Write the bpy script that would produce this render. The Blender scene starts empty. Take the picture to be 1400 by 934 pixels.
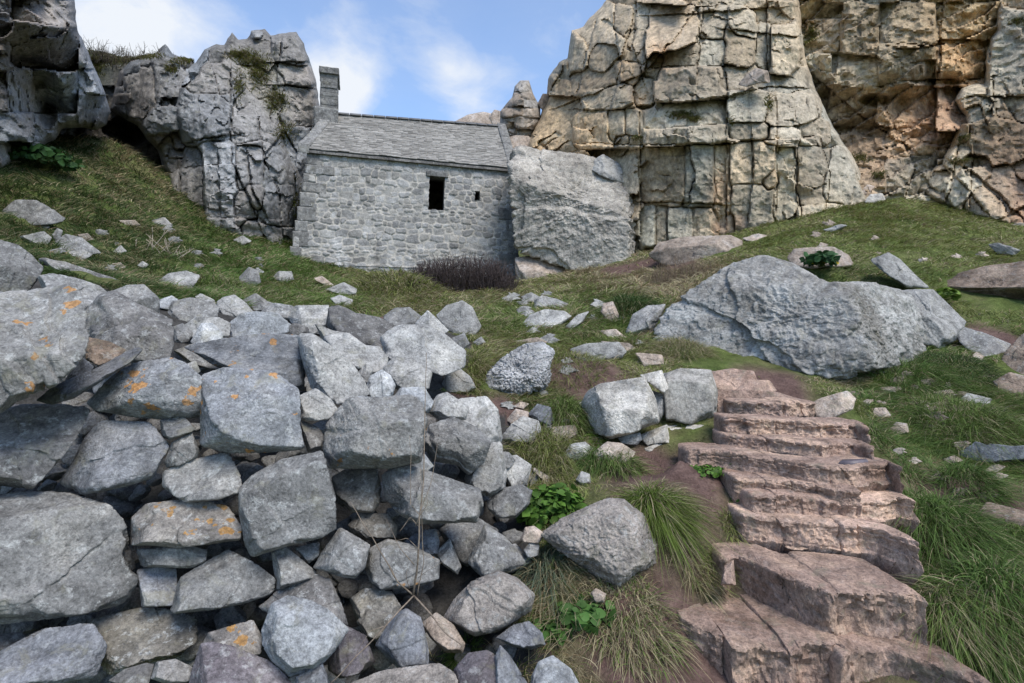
import bpy, bmesh, math, random
import numpy as np
from mathutils import Vector, Matrix
random.seed(7); RNG = np.random.default_rng(11)
scene = bpy.context.scene
COL = scene.collection
F = 778.0; CX = 700.0; CY = 467.0          # lens in photograph pixels (1400 x 934)

def un(px, py, Y):
    """world point seen at a photograph pixel at depth Y (camera at the origin looking along +Y)"""
    return np.stack([(np.asarray(px) - CX) / F * Y, np.asarray(Y) + 0.0 * np.asarray(px), (CY - np.asarray(py)) / F * Y], -1)

# ------------------------------------------------------------------ noise
_rs = np.random.RandomState(3)
_perm = np.concatenate([_rs.permutation(256)] * 3)
_g = _rs.normal(size=(256, 3)); _g /= np.linalg.norm(_g, axis=1)[:, None]
def perlin(P):
    P = np.asarray(P, float)
    I = np.floor(P).astype(np.int64); Fr = P - I; I &= 255
    U = Fr * Fr * Fr * (Fr * (Fr * 6 - 15) + 10)
    out = np.zeros(len(P))
    for dx in (0, 1):
        wx = U[:, 0] if dx else 1 - U[:, 0]
        for dy in (0, 1):
            wy = U[:, 1] if dy else 1 - U[:, 1]
            for dz in (0, 1):
                wz = U[:, 2] if dz else 1 - U[:, 2]
                h = _perm[_perm[_perm[(I[:, 0] + dx) & 255] + ((I[:, 1] + dy) & 255)] + ((I[:, 2] + dz) & 255)]
                g = _g[h]
                out += wx * wy * wz * (g[:, 0] * (Fr[:, 0] - dx) + g[:, 1] * (Fr[:, 1] - dy) + g[:, 2] * (Fr[:, 2] - dz))
    return out * 1.5
def fbm(P, octaves=4, gain=0.5, ridged=False):
    o = np.zeros(len(P)); a = 1.0; s = 0
    P = np.asarray(P, float)
    for k in range(octaves):
        n = perlin(P * 2.03 ** k + 17.3 * k)
        if ridged: n = 1 - 2 * np.abs(n)
        o += a * n; s += a; a *= gain
    return o / s
def col3(x, y, z): return np.stack(np.broadcast_arrays(x, y, z), -1).astype(float)

# ------------------------------------------------------------------ object helpers
def mesh_obj(name, V, Fa, mat=None, parent=None, smooth=True, attrs=None):
    """V (n,3), Fa list of index tuples or an (m,3)/(m,4) int array"""
    me = bpy.data.meshes.new(name)
    V = np.asarray(V, np.float32)
    if isinstance(Fa, np.ndarray):
        m, k = Fa.shape
        loops = Fa.astype(np.int32).ravel(); starts = np.arange(0, m * k, k, dtype=np.int32); 
    else:
        loops = np.array([i for f in Fa for i in f], np.int32)
        lens = np.array([len(f) for f in Fa]); m = len(Fa)
        starts = np.concatenate([[0], np.cumsum(lens)[:-1]]).astype(np.int32)
    me.vertices.add(len(V)); me.vertices.foreach_set('co', V.ravel())
    me.loops.add(len(loops)); me.loops.foreach_set('vertex_index', loops)
    me.polygons.add(m); me.polygons.foreach_set('loop_start', starts)
    me.update(calc_edges=True)
    if smooth: me.polygons.foreach_set('use_smooth', np.ones(m, bool))
    for k, a in (attrs or {}).items():
        A = me.attributes.new(k, 'FLOAT_COLOR', 'POINT')
        a = np.asarray(a, np.float32)
        if a.shape[1] == 3: a = np.concatenate([a, np.ones((len(a), 1), np.float32)], 1)
        A.data.foreach_set('color', np.ascontiguousarray(a).ravel())
    me.validate()
    o = bpy.data.objects.new(name, me)
    COL.objects.link(o)
    if mat: me.materials.append(mat)
    if parent: o.parent = parent
    return o
def tag(o, label=None, cat=None, group=None, kind=None):
    if label: o['label'] = label
    if cat: o['category'] = cat
    if group: o['group'] = group
    if kind: o['kind'] = kind
    return o
def empty(name, loc=(0, 0, 0)):
    o = bpy.data.objects.new(name, None); COL.objects.link(o); o.location = loc
    o.empty_display_size = 0.1
    return o
class MB:
    """collects many small shapes into one mesh"""
    def __init__(s): s.V = []; s.F = []; s.C = []; s.n = 0
    def add(s, V, F_, c=None):
        V = np.asarray(V, float); s.V.append(V)
        s.F += [tuple(i + s.n for i in f) for f in F_]; s.n += len(V)
        s.C.append(np.tile(np.asarray(c if c is not None else (1, 1, 1), float), (len(V), 1)))
    def tube(s, pts, r0, r1=None, k=6, c=None):
        pts = [Vector(p) for p in pts]; r1 = r0 if r1 is None else r1
        n = len(pts); V = []
        for i, p in enumerate(pts):
            t = (pts[min(i + 1, n - 1)] - pts[max(i - 1, 0)]).normalized()
            a = t.orthogonal().normalized(); b = t.cross(a); r = r0 + (r1 - r0) * i / (n - 1)
            for j in range(k):
                an = 2 * math.pi * j / k
                V.append(p + a * (r * math.cos(an)) + b * (r * math.sin(an)))
        Fq = [(i * k + j, i * k + (j + 1) % k, (i + 1) * k + (j + 1) % k, (i + 1) * k + j) for i in range(n - 1) for j in range(k)]
        Fq += [tuple(range(k))[::-1], tuple((n - 1) * k + j for j in range(k))]
        s.add([tuple(v) for v in V], Fq, c)
    def build(s, name, mat, parent=None, smooth=True, origin=None, color=False):
        V = np.concatenate(s.V)
        if origin is not None: V = V - np.asarray(origin)
        o = mesh_obj(name, V, s.F, mat, parent, smooth, {'col': np.concatenate(s.C)} if color else None)
        return o
def grid_faces(nu, nv, wrap_v=False):
    """faces of a (nu,nv) vertex grid stored row-major by u"""
    i = np.arange(nu - 1)[:, None]; j = np.arange(nv if wrap_v else nv - 1)[None, :]
    j2 = (j + 1) % nv
    a = i * nv + j; b = (i + 1) * nv + j; c = (i + 1) * nv + j2; d = i * nv + j2
    return np.stack([a, b, c, d], -1).reshape(-1, 4)

# ------------------------------------------------------------------ materials
def nodes_of(m):
    m.use_nodes = True; nt = m.node_tree; nt.nodes.clear(); return nt
class NT:
    def __init__(s, nt): s.nt = nt
    def n(s, t, **kw):
        x = s.nt.nodes.new(t)
        for k, v in kw.items():
            if k.startswith('i_'):
                x.inputs[int(k[2:]) if k[2:].isdigit() else k[2:].replace('_', ' ')].default_value = v
            else: setattr(x, k, v)
        return x
    def l(s, a, b): s.nt.links.new(a, b)
    def noise(s, vec, scale, detail=4, rough=0.55, dist=0.0):
        x = s.n('ShaderNodeTexNoise'); x.inputs['Scale'].default_value = scale; x.inputs['Detail'].default_value = detail
        x.inputs['Roughness'].default_value = rough; x.inputs['Distortion'].default_value = dist
        if vec is not None: s.l(vec, x.inputs['Vector'])
        return x.outputs['Fac']
    def ramp(s, f, stops):
        x = s.n('ShaderNodeValToRGB'); cr = x.color_ramp
        while len(cr.elements) < len(stops): cr.elements.new(0.5)
        for e, (p, c) in zip(cr.elements, stops):
            e.position = p; e.color = (c, c, c, 1) if isinstance(c, (int, float)) else (*c, 1)
        s.l(f, x.inputs[0]); return x.outputs[0]
    def mix(s, f, a, b, mode='MIX'):
        x = s.n('ShaderNodeMix', data_type='RGBA', blend_type=mode)
        for sock, v in ((0, f), (6, a), (7, b)):
            if hasattr(v, 'is_output'): s.l(v, x.inputs[sock])
            elif isinstance(v, (int, float)): x.inputs[sock].default_value = v
            else: x.inputs[sock].default_value = (*v, 1)
        return x.outputs[2]
    def math(s, op, a, b=None, c=None):
        x = s.n('ShaderNodeMath', operation=op)
        for i, v in enumerate((a, b, c)):
            if v is None: continue
            if hasattr(v, 'is_output'): s.l(v, x.inputs[i])
            else: x.inputs[i].default_value = v
        return x.outputs[0]
    def coords(s, rand=True):
        tc = s.n('ShaderNodeTexCoord'); v = tc.outputs['Object']
        if rand:
            oi = s.n('ShaderNodeObjectInfo')
            m = s.n('ShaderNodeVectorMath', operation='MULTIPLY_ADD')
            cmb = s.n('ShaderNodeCombineXYZ')
            for i, k in enumerate((37.0, 91.0, 53.0)): s.l(s.math('MULTIPLY', oi.outputs['Random'], k), cmb.inputs[i])
            a = s.n('ShaderNodeVectorMath', operation='ADD'); s.l(v, a.inputs[0]); s.l(cmb.outputs[0], a.inputs[1])
            return a.outputs[0], oi.outputs['Random']
        return v, None
    def finish(s, color, rough, height, strength=0.6, dist=0.02, spec=0.3):
        b = s.n('ShaderNodeBsdfPrincipled'); o = s.n('ShaderNodeOutputMaterial')
        if hasattr(color, 'is_output'): s.l(color, b.inputs['Base Color'])
        else: b.inputs['Base Color'].default_value = (*color, 1)
        if hasattr(rough, 'is_output'): s.l(rough, b.inputs['Roughness'])
        else: b.inputs['Roughness'].default_value = rough
        b.inputs['Specular IOR Level'].default_value = spec
        if height is not None:
            bu = s.n('ShaderNodeBump'); bu.inputs['Strength'].default_value = strength; bu.inputs['Distance'].default_value = dist
            s.l(height, bu.inputs['Height']); s.l(bu.outputs[0], b.inputs['Normal'])
        s.l(b.outputs[0], o.inputs[0]); return b

def rock_mat(name, dark, base, pale, speck=0.5, lichen=0.0, lich_col=(0.40, 0.195, 0.05), pits=0.0, sc=1.0, bump=0.7, bdist=0.012, attr=False):
    m = bpy.data.materials.new(name); t = NT(nodes_of(m))
    v, rnd = t.coords(True)
    big = t.noise(v, 2.2 * sc, 5, 0.6, 0.6)
    med = t.noise(v, 9 * sc, 6, 0.65, 0.3)
    fine = t.noise(v, 55 * sc, 5, 0.7)
    fine2 = t.noise(v, 140 * sc, 3, 0.7)
    if attr:
        at = t.n('ShaderNodeAttribute', attribute_name='col').outputs['Color']
        k = t.ramp(big, [(0.25, 0.62), (0.5, 1.0), (0.78, 1.3)])
        c = t.mix(1.0, at, k, 'MULTIPLY')
    else:
        c = t.ramp(big, [(0.34, dark), (0.5, base), (0.66, pale)])
    k2 = t.ramp(med, [(0.32, 0.48), (0.5, 1.0), (0.68, 1.42)])
    c = t.mix(0.9, c, k2, 'MULTIPLY')
    # crustose lichen: pale blotches with ragged outlines
    bl = t.noise(v, 17 * sc, 8, 0.72, 0.4)
    blm = t.ramp(bl, [(0.55, 0.0), (0.60, 1.0)])
    blf = t.math('MULTIPLY', blm, speck)
    c = t.mix(blf, c, (0.40, 0.41, 0.40))
    dk = t.ramp(t.noise(v, 26 * sc, 6, 0.75), [(0.36, 1.0), (0.42, 0.0)])
    c = t.mix(t.math('MULTIPLY', dk, 0.62 * (0.4 + speck)), c, (0.10, 0.10, 0.105))
    c = t.mix(0.75, c, t.ramp(fine, [(0.32, 0.42), (0.5, 1.0), (0.68, 1.5)]), 'MULTIPLY')
    c = t.mix(0.6, c, t.ramp(fine2, [(0.3, 0.5), (0.5, 1.0), (0.7, 1.35)]), 'MULTIPLY')
    if lichen > 0:
        vl = t.n('ShaderNodeTexVoronoi', feature='F1'); vl.inputs['Scale'].default_value = 13.0; vl.inputs['Randomness'].default_value = 1.0
        wl = t.n('ShaderNodeVectorMath', operation='ADD'); nl = t.n('ShaderNodeTexNoise'); nl.inputs['Scale'].default_value = 22; nl.inputs['Detail'].default_value = 5
        t.l(v, nl.inputs['Vector']); sl = t.n('ShaderNodeVectorMath', operation='SCALE'); sl.inputs['Scale'].default_value = 0.10
        t.l(nl.outputs['Color'], sl.inputs[0]); t.l(v, wl.inputs[0]); t.l(sl.outputs[0], wl.inputs[1]); t.l(wl.outputs[0], vl.inputs['Vector'])
        sepc = t.n('ShaderNodeSeparateColor'); t.l(vl.outputs['Color'], sepc.inputs[0])
        rad = t.math('MULTIPLY', t.math('MAXIMUM', t.math('SUBTRACT', sepc.outputs[0], 1.0 - 0.75 * lichen), 0.0), 0.62)
        rad = t.math('MULTIPLY', rad, t.ramp(t.noise(v, 2.6, 2, 0.5), [(0.40, 0.1), (0.62, 1.3)]))
        spot = t.ramp(t.math('SUBTRACT', rad, vl.outputs['Distance']), [(0.0, 0.0), (0.05, 0.75)])
        c = t.mix(spot, c, t.ramp(fine, [(0.35, tuple(0.55 * q for q in lich_col)), (0.65, tuple(min(1, 1.25 * q) for q in lich_col))]))
    ml = t.noise(v, 6.5, 7, 0.7, 0.6)
    c = t.mix(t.ramp(ml, [(0.56, 0.0), (0.66, 0.42)]), c, (0.215, 0.205, 0.145))
    # a thin pale streak or crack network
    vo = t.n('ShaderNodeTexVoronoi', feature='DISTANCE_TO_EDGE'); vo.inputs['Scale'].default_value = 3.1 * sc
    wv = t.n('ShaderNodeVectorMath', operation='ADD'); nz = t.n('ShaderNodeTexNoise'); nz.inputs['Scale'].default_value = 4 * sc; nz.inputs['Detail'].default_value = 6
    t.l(v, nz.inputs['Vector']); t.l(v, wv.inputs[0]); sc_ = t.n('ShaderNodeVectorMath', operation='SCALE'); sc_.inputs['Scale'].default_value = 0.5
    t.l(nz.outputs['Color'], sc_.inputs[0]); t.l(sc_.outputs[0], wv.inputs[1]); t.l(wv.outputs[0], vo.inputs['Vector'])
    crack = t.ramp(vo.outputs['Distance'], [(0.0, 0.0), (0.022, 1.0)])
    c = t.mix(1.0, c, t.ramp(rnd, [(0.0, 0.78), (1.0, 1.20)]), 'MULTIPLY')
    h = t.math('ADD', t.math('MULTIPLY', med, 1.1), t.math('MULTIPLY', fine, 0.40))
    h = t.math('ADD', h, t.math('MULTIPLY', fine2, 0.14))
    h = t.math('ADD', h, t.math('MULTIPLY', crack, 0.22))
    if pits > 0:
        vp = t.n('ShaderNodeTexVoronoi', feature='F1'); vp.inputs['Scale'].default_value = 13 * sc; t.l(wv.outputs[0], vp.inputs['Vector'])
        h = t.math('ADD', h, t.math('MULTIPLY', t.ramp(vp.outputs['Distance'], [(0.0, 0.0), (0.55, 1.0)]), pits))
    t.finish(c, t.ramp(fine, [(0.3, 0.75), (0.7, 0.95)]), h, bump, bdist, 0.25)
    return m

M = {}
M['slate'] = rock_mat('slate_stone', (0.107, 0.113, 0.123), (0.159, 0.164, 0.177), (0.212, 0.215, 0.224), 0.22)
M['slate_o'] = rock_mat('slate_stone_lichen', (0.123, 0.129, 0.136), (0.174, 0.181, 0.191), (0.246, 0.246, 0.245), 0.35, 1.0)
M['grey'] = rock_mat('grey_stone', (0.127, 0.126, 0.123), (0.195, 0.194, 0.189), (0.270, 0.262, 0.245), 0.5)
M['grey_o'] = rock_mat('grey_stone_lichen', (0.144, 0.142, 0.136), (0.216, 0.213, 0.204), (0.293, 0.284, 0.265), 0.55, .9)
M['dark'] = rock_mat('dark_stone', (0.089, 0.086, 0.085), (0.142, 0.137, 0.132), (0.209, 0.202, 0.191), 0.42)
M['dark_y'] = rock_mat('dark_stone_yellow_lichen', (0.105, 0.098, 0.086), (0.158, 0.148, 0.132), (0.221, 0.205, 0.181), 0.4, 0.45, (0.34, 0.22, 0.06))
M['pale'] = rock_mat('pale_stone', (0.199, 0.197, 0.189), (0.275, 0.271, 0.258), (0.348, 0.340, 0.317), 0.35)
M['white'] = rock_mat('whitish_stone', (0.243, 0.253, 0.262), (0.319, 0.332, 0.340), (0.394, 0.398, 0.392), 0.25)
M['rough'] = rock_mat('pitted_stone', (0.191, 0.190, 0.189), (0.290, 0.290, 0.292), (0.392, 0.390, 0.388), 0.5, pits=1.3, bump=0.9, bdist=0.03)
M['rough_b'] = rock_mat('large_pitted_stone', (0.191, 0.179, 0.158), (0.290, 0.281, 0.261), (0.401, 0.398, 0.378), 0.45, pits=0.4, sc=0.6, bump=0.8, bdist=0.03)
M['granular'] = rock_mat('granular_stone', (0.200, 0.178, 0.160), (0.273, 0.245, 0.219), (0.357, 0.320, 0.284), 0.45, 0.1, (0.45, 0.25, 0.10), bump=0.9)
M['purple'] = rock_mat('purplish_stone', (0.096, 0.084, 0.090), (0.136, 0.122, 0.131), (0.199, 0.184, 0.194), 0.3, 0.25, (0.40, 0.20, 0.05))
M['ochre'] = rock_mat('ochre_lichen_stone', (0.126, 0.118, 0.112), (0.194, 0.180, 0.166), (0.273, 0.255, 0.228), 0.45, 0.95, (0.36, 0.19, 0.045))
M['mottled'] = rock_mat('mottled_lichen_stone', (0.111, 0.105, 0.091), (0.188, 0.177, 0.157), (0.265, 0.251, 0.218), 0.9)
M['tan'] = rock_mat('tan_stone', (0.231, 0.185, 0.149), (0.326, 0.265, 0.214), (0.400, 0.350, 0.310), 0.25, 0.1, (0.45, 0.22, 0.08))
M['brown'] = rock_mat('brown_stone', (0.137, 0.103, 0.079), (0.210, 0.158, 0.121), (0.299, 0.235, 0.186), 0.3)
M['step'] = rock_mat('worn_step_stone', (0.205, 0.133, 0.098), (0.305, 0.216, 0.173), (0.455, 0.321, 0.237), 0.10, bump=0.9, bdist=0.015)
M['block'] = rock_mat('pale_cut_block', (0.293, 0.276, 0.243), (0.387, 0.368, 0.332), (0.473, 0.451, 0.407), 0.2)
M['cliff'] = rock_mat('cliff_rock', None, None, None, 0.14, attr=True, sc=0.8, bump=0.8, bdist=0.03)
M['leaning'] = rock_mat('leaning_boulder_stone', (0.284, 0.260, 0.228), (0.378, 0.350, 0.307), (0.462, 0.430, 0.381), 0.2, pits=0.4, sc=0.5, bump=0.9, bdist=0.05)
# ------------------------------------------------------------------ terrain
_ctrl = """700,960,2.75 900,960,2.70 1100,1000,2.65 860,850,3.12 800,830,3.15 760,760,3.5 940,760,3.52 960,700,3.86 930,640,4.3
900,660,4.4 850,640,4.5 760,640,4.5 740,600,4.9 860,610,5.0 930,620,4.25 690,560,5.2 770,540,5.6 760,500,6.3 850,500,6.2 650,500,6.0
900,503,6.1 1000,518,5.8 870,470,7.2 780,450,8.2 700,440,8.6 680,400,11.5 800,400,11.5 850,385,13 600,402,11 560,392,12.5 700,388,17
550,387,16.3 400,364,15.9 870,352,15.5 930,390,11 500,415,9 450,400,10 350,390,9.5 250,395,8 300,350,12 380,342,15 250,320,14
200,250,15.5 150,190,16.2 100,215,13 50,240,11.5 0,225,11 0,300,8.5 100,330,9 0,330,7 150,370,7.5 180,392,7 60,362,5.8 -150,300,8
-300,400,4.5 0,440,4.3 200,445,5.1 300,450,5.4 400,452,5.9 500,452,6.3 560,452,6.7 620,470,6.3 0,560,4.1 200,545,4.3 350,545,4.4
450,545,4.7 560,545,4.9 650,575,5.0 0,950,3.15 200,950,3.2 400,950,3.2 550,900,3.2 650,885,3.05 600,705,4.25 680,705,4.3 0,705,3.85
200,705,3.9 400,705,4.0 1250,850,3.0 1350,900,2.9 1400,800,3.3 1300,750,3.7 1260,680,4.2 1300,640,4.7 1250,600,5.1 1380,700,4.0
1400,640,4.6 1350,580,5.4 1200,550,5.5 1280,530,6.0 1350,520,6.2 1200,522,6.2 1320,480,7.2 1400,490,6.8 1290,430,8.2 1380,440,7.8
1250,387,9 1150,372,9 1100,352,9.5 1300,370,9.5 1400,350,10 1200,330,11 1050,330,13 1100,300,14.5 1200,277,15 1300,300,14 1400,312,14
1000,322,15 1250,274,15.5 1600,350,10 1600,700,4"""
_C = np.array([[float(q) for q in s.split(',')] for s in _ctrl.split()])
_CP = un(_C[:, 0], _C[:, 1], _C[:, 2])
_extra = np.array([(0, 32, 4), (-20, 32, 8), (22, 32, 8), (0, -3, -2.1), (-6, -3, -1.9), (6, -3, -2.1), (0, .5, -1.9), (12, 3, -1.2), (-10, 3.5, .4), (-3, 1.2, -1.9), (3, 1, -1.9),
                   (-16, 12, 4), (18, 14, 4), (-2, 23, 3), (3, 23, 3),
                   (1.45, 3.0, -1.74), (1.25, 3.25, -1.70), (1.9, 3.15, -1.66), (1.6, 3.35, -1.55), (1.2, 3.5, -1.5), (2.0, 3.35, -1.5), (1.85, 3.65, -1.30), (1.9, 3.85, -1.2), (1.95, 4.0, -1.1), (1.7, 4.2, -1.08), (2.0, 4.2, -1.0), (2.6, 4.3, -1.0), (2.15, 4.4, -.92), (2.3, 4.7, -.84), (2.7, 4.65, -.9), (2.4, 5.1, -.72), (2.4, 5.55, -.58), (1.3, 2.6, -1.95)] + [tuple(un(x_, y_, d_)) for x_, y_, d_ in ((900, 690, 3.72), (930, 695, 3.72), (880, 700, 3.62), (955, 720, 3.72), (905, 790, 3.35))], float)
_CP = np.concatenate([_CP, _extra])
def _fit(P):
    n = len(P); d = np.linalg.norm(P[:, None, :2] - P[None, :, :2], axis=2)
    A = np.zeros((n + 3, n + 3)); A[:n, :n] = -d + 0.03 * np.eye(n)
    A[:n, n] = 1; A[:n, n + 1:] = P[:, :2]; A[n, :n] = 1; A[n + 1:, :n] = P[:, :2].T
    return np.linalg.solve(A, np.concatenate([P[:, 2], np.zeros(3)]))
_W = _fit(_CP)
STEPPOLY = [(915, 940), (1000, 760), (930, 620), (985, 520), (1160, 530), (1180, 560), (1230, 640), (1255, 700), (1270, 810), (1350, 940)]
def pip(x, y, poly):
    x = np.asarray(x, float); y = np.asarray(y, float); ins = np.zeros(x.shape, bool); n = len(poly)
    for i in range(n):
        x1, y1 = poly[i]; x2, y2 = poly[(i + 1) % n]
        c = ((y1 > y) != (y2 > y)) & (x < (x2 - x1) * (y - y1) / ((y2 - y1) or 1e-9) + x1)
        ins ^= c
    return ins
def terrain(X, Y, detail=True):
    X = np.asarray(X, float).ravel(); Y = np.asarray(Y, float).ravel()
    out = np.empty(len(X))
    for s in range(0, len(X), 20000):
        x = X[s:s + 20000]; y = Y[s:s + 20000]
        d = np.hypot(x[:, None] - _CP[None, :, 0], y[:, None] - _CP[None, :, 1])
        out[s:s + 20000] = -d @ _W[:-3] + _W[-3] + x * _W[-2] + y * _W[-1]
    R = np.hypot(X, Y - 8); k = np.clip((R - 26) / 14, 0, 1); k = k * k * (3 - 2 * k)
    far = -2.4 + 11.4 / (1 + np.exp(-np.clip((Y - 6) / 4, -30, 30)))
    out = out * (1 - k) + far * k
    if detail:
        dist = np.clip(np.hypot(X, Y), 1, 30)
        a = np.clip(dist / 10, 0.25, 1.0)
        lump = fbm(col3(X * 1.1, Y * 1.1, 0), 3)
        out += 0.13 * a * lump + 0.08 * a * np.abs(perlin(col3(X * 2.6 + 3, Y * 2.6, 4))) + 0.015 * fbm(col3(X * 7, Y * 7, 9), 3)
    return out
def hit(px, py, y0=2.0, y1=26.0):
    """depth where the ray through a pixel meets the ground"""
    Ys = np.exp(np.linspace(math.log(y0), math.log(y1), 700))
    P = un(px, py, Ys); g = terrain(P[:, 0], P[:, 1])
    b = np.nonzero(P[:, 2] <= g)[0]
    return float(Ys[b[0]]) if len(b) else y1

def build_ground():
    th_f = np.linspace(-62, 62, 420); th_b = np.linspace(62, 298, 80)[1:-1]
    th = np.radians(np.concatenate([th_f, th_b]))            # 0 = +Y, clockwise
    r = np.concatenate([[0.05], np.exp(np.linspace(math.log(0.6), math.log(42), 330)), np.array([55, 80, 130, 250, 600, 1500.])])
    T, R = np.meshgrid(th, r, indexing='ij')
    X = (R * np.sin(T)); Y = (R * np.cos(T))
    Z = terrain(X, Y)
    V = col3(X.ravel(), Y.ravel(), Z)
    nt_, nr = T.shape
    i = np.arange(nt_)[:, None]; j = np.arange(nr - 1)[None, :]; i2 = (i + 1) % nt_
    Fa = np.stack([i * nr + j, i * nr + j + 1, i2 * nr + j + 1, i2 * nr + j], -1).reshape(-1, 4)
    # soil where the photograph shows worn earth
    P = V; Yc = np.maximum(P[:, 1], .1)
    px = P[:, 0] / Yc * F + CX; py = CY - P[:, 2] / Yc * F
    bare = np.zeros(len(V))
    m = bpy.data.materials.new('grassy_ground'); t = NT(nodes_of(m))
    v, _ = t.coords(False)
    n1 = t.noise(v, 0.9, 6, 0.65, 0.5); n2 = t.noise(v, 7, 6, 0.7); n3 = t.noise(v, 45, 4, 0.7)
    c = t.ramp(n1, [(0.3, (0.058, 0.086, 0.023)), (0.50, (0.09, 0.115, 0.035)), (0.64, (0.135, 0.13, 0.062)), (0.78, (0.15, 0.112, 0.072))])
    c = t.mix(0.8, c, t.ramp(n2, [(0.3, 0.5), (0.5, 1.0), (0.72, 1.5)]), 'MULTIPLY')
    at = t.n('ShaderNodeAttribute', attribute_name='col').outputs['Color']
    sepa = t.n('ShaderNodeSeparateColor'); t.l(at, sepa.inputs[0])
    soil = t.ramp(n2, [(0.3, (0.075, 0.047, 0.040)), (0.55, (0.135, 0.088, 0.076)), (0.75, (0.19, 0.135, 0.11))])
    c = t.mix(sepa.outputs[0], c, soil)
    c = t.mix(sepa.outputs[1], c, t.ramp(n2, [(0.3, (0.03, 0.029, 0.028)), (0.7, (0.085, 0.082, 0.078))]))  # dark rubble colour inside the pile, with the shade of the gaps put in
    c = t.mix(0.7, c, t.ramp(n3, [(0.3, 0.55), (0.5, 1.0), (0.7, 1.4)]), 'MULTIPLY')
    t.finish(c, 0.95, t.math('ADD', n2, t.math('MULTIPLY', n3, 0.5)), 0.9, 0.04, 0.1)
    b = soil_mask(P[:, 0], P[:, 1])
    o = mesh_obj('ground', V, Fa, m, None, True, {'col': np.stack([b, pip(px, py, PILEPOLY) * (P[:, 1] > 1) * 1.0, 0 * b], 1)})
    tag(o, 'grassy sloping ground rising from the steps to the chapel and cliffs', 'ground', kind='structure')
    return o
# patches of bare earth: centre pixel, world radius
_soil = [(915, 655, .55), (880, 640, .35), (960, 640, .35), (1385, 716, .62), (1350, 690, .42), (1395, 780, .5), (1420, 740, .6), (1340, 690, .3), (1395, 760, .35), (1385, 800, .25), (850, 368, .8), (890, 360, .8), (800, 512, .5),
         (1380, 470, .5), (930, 362, .5), (1100, 590, .6), (1100, 720, .6), (1100, 850, .5), (1010, 560, .35), (1100, 650, .7), (1060, 530, .4),
         (690, 575, .3), (860, 880, .35), (930, 915, .5), (200, 700, .5), (300, 900, .4), (100, 900, .4), (400, 800, .5), (1320, 655, .2), (200, 200, 1.4), (160, 180, 1.2), (240, 215, 1.0)]
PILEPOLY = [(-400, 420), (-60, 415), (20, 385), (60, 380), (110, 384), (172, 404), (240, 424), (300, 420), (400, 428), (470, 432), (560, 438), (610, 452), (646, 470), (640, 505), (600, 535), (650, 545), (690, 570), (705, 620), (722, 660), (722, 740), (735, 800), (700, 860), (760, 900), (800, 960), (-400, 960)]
def soil_mask(X, Y):
    m = np.zeros(len(X))
    for px, py, r in _soil:
        yy = hit(px, py); p = un(px, py, yy)
        d = np.hypot(X - p[0], (Y - p[1]) * 0.7)
        m = np.maximum(m, np.clip(1.35 - d / r, 0, 1))
    n = fbm(col3(X * 3, Y * 3, 5.5), 4)
    Z = terrain(X, Y, False); Yc = np.maximum(Y, .1); m = np.where(pip(X / Yc * F + CX, CY - Z / Yc * F, PILEPOLY) & (Y > 1), 1.2, m)
    return np.clip(m * 1.5 - 0.25 + n * 0.5, 0, 1) * (m > 0)
# ------------------------------------------------------------------ rocks
_ico = {}
def ico(n):
    if n not in _ico:
        bm = bmesh.new(); bmesh.ops.create_icosphere(bm, subdivisions=n, radius=1)
        V = np.array([v.co[:] for v in bm.verts]); V /= np.linalg.norm(V, axis=1)[:, None]
        Fa = np.array([[v.index for v in f.verts] for f in bm.faces]); bm.free(); _ico[n] = (V, Fa)
    return _ico[n]
def hull2(P):
    P = sorted(map(tuple, P))
    def half(Q):
        h = []
        for p in Q:
            while len(h) > 1 and (h[-1][0] - h[-2][0]) * (p[1] - h[-2][1]) - (h[-1][1] - h[-2][1]) * (p[0] - h[-2][0]) <= 0: h.pop()
            h.append(p)
        return h
    a = half(P); b = half(P[::-1]); return a[:-1] + b[:-1]
def gauge(D, N, d, k=70.0):
    A = np.maximum(D @ N.T, 0) / d[None, :]
    mx = A.max(1)
    return 1.0 / (mx * ((A / mx[:, None]) ** k).sum(1) ** (1 / k))
ROCKS = []      # (polygon, Y near, Y far) for keeping grass off
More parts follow.
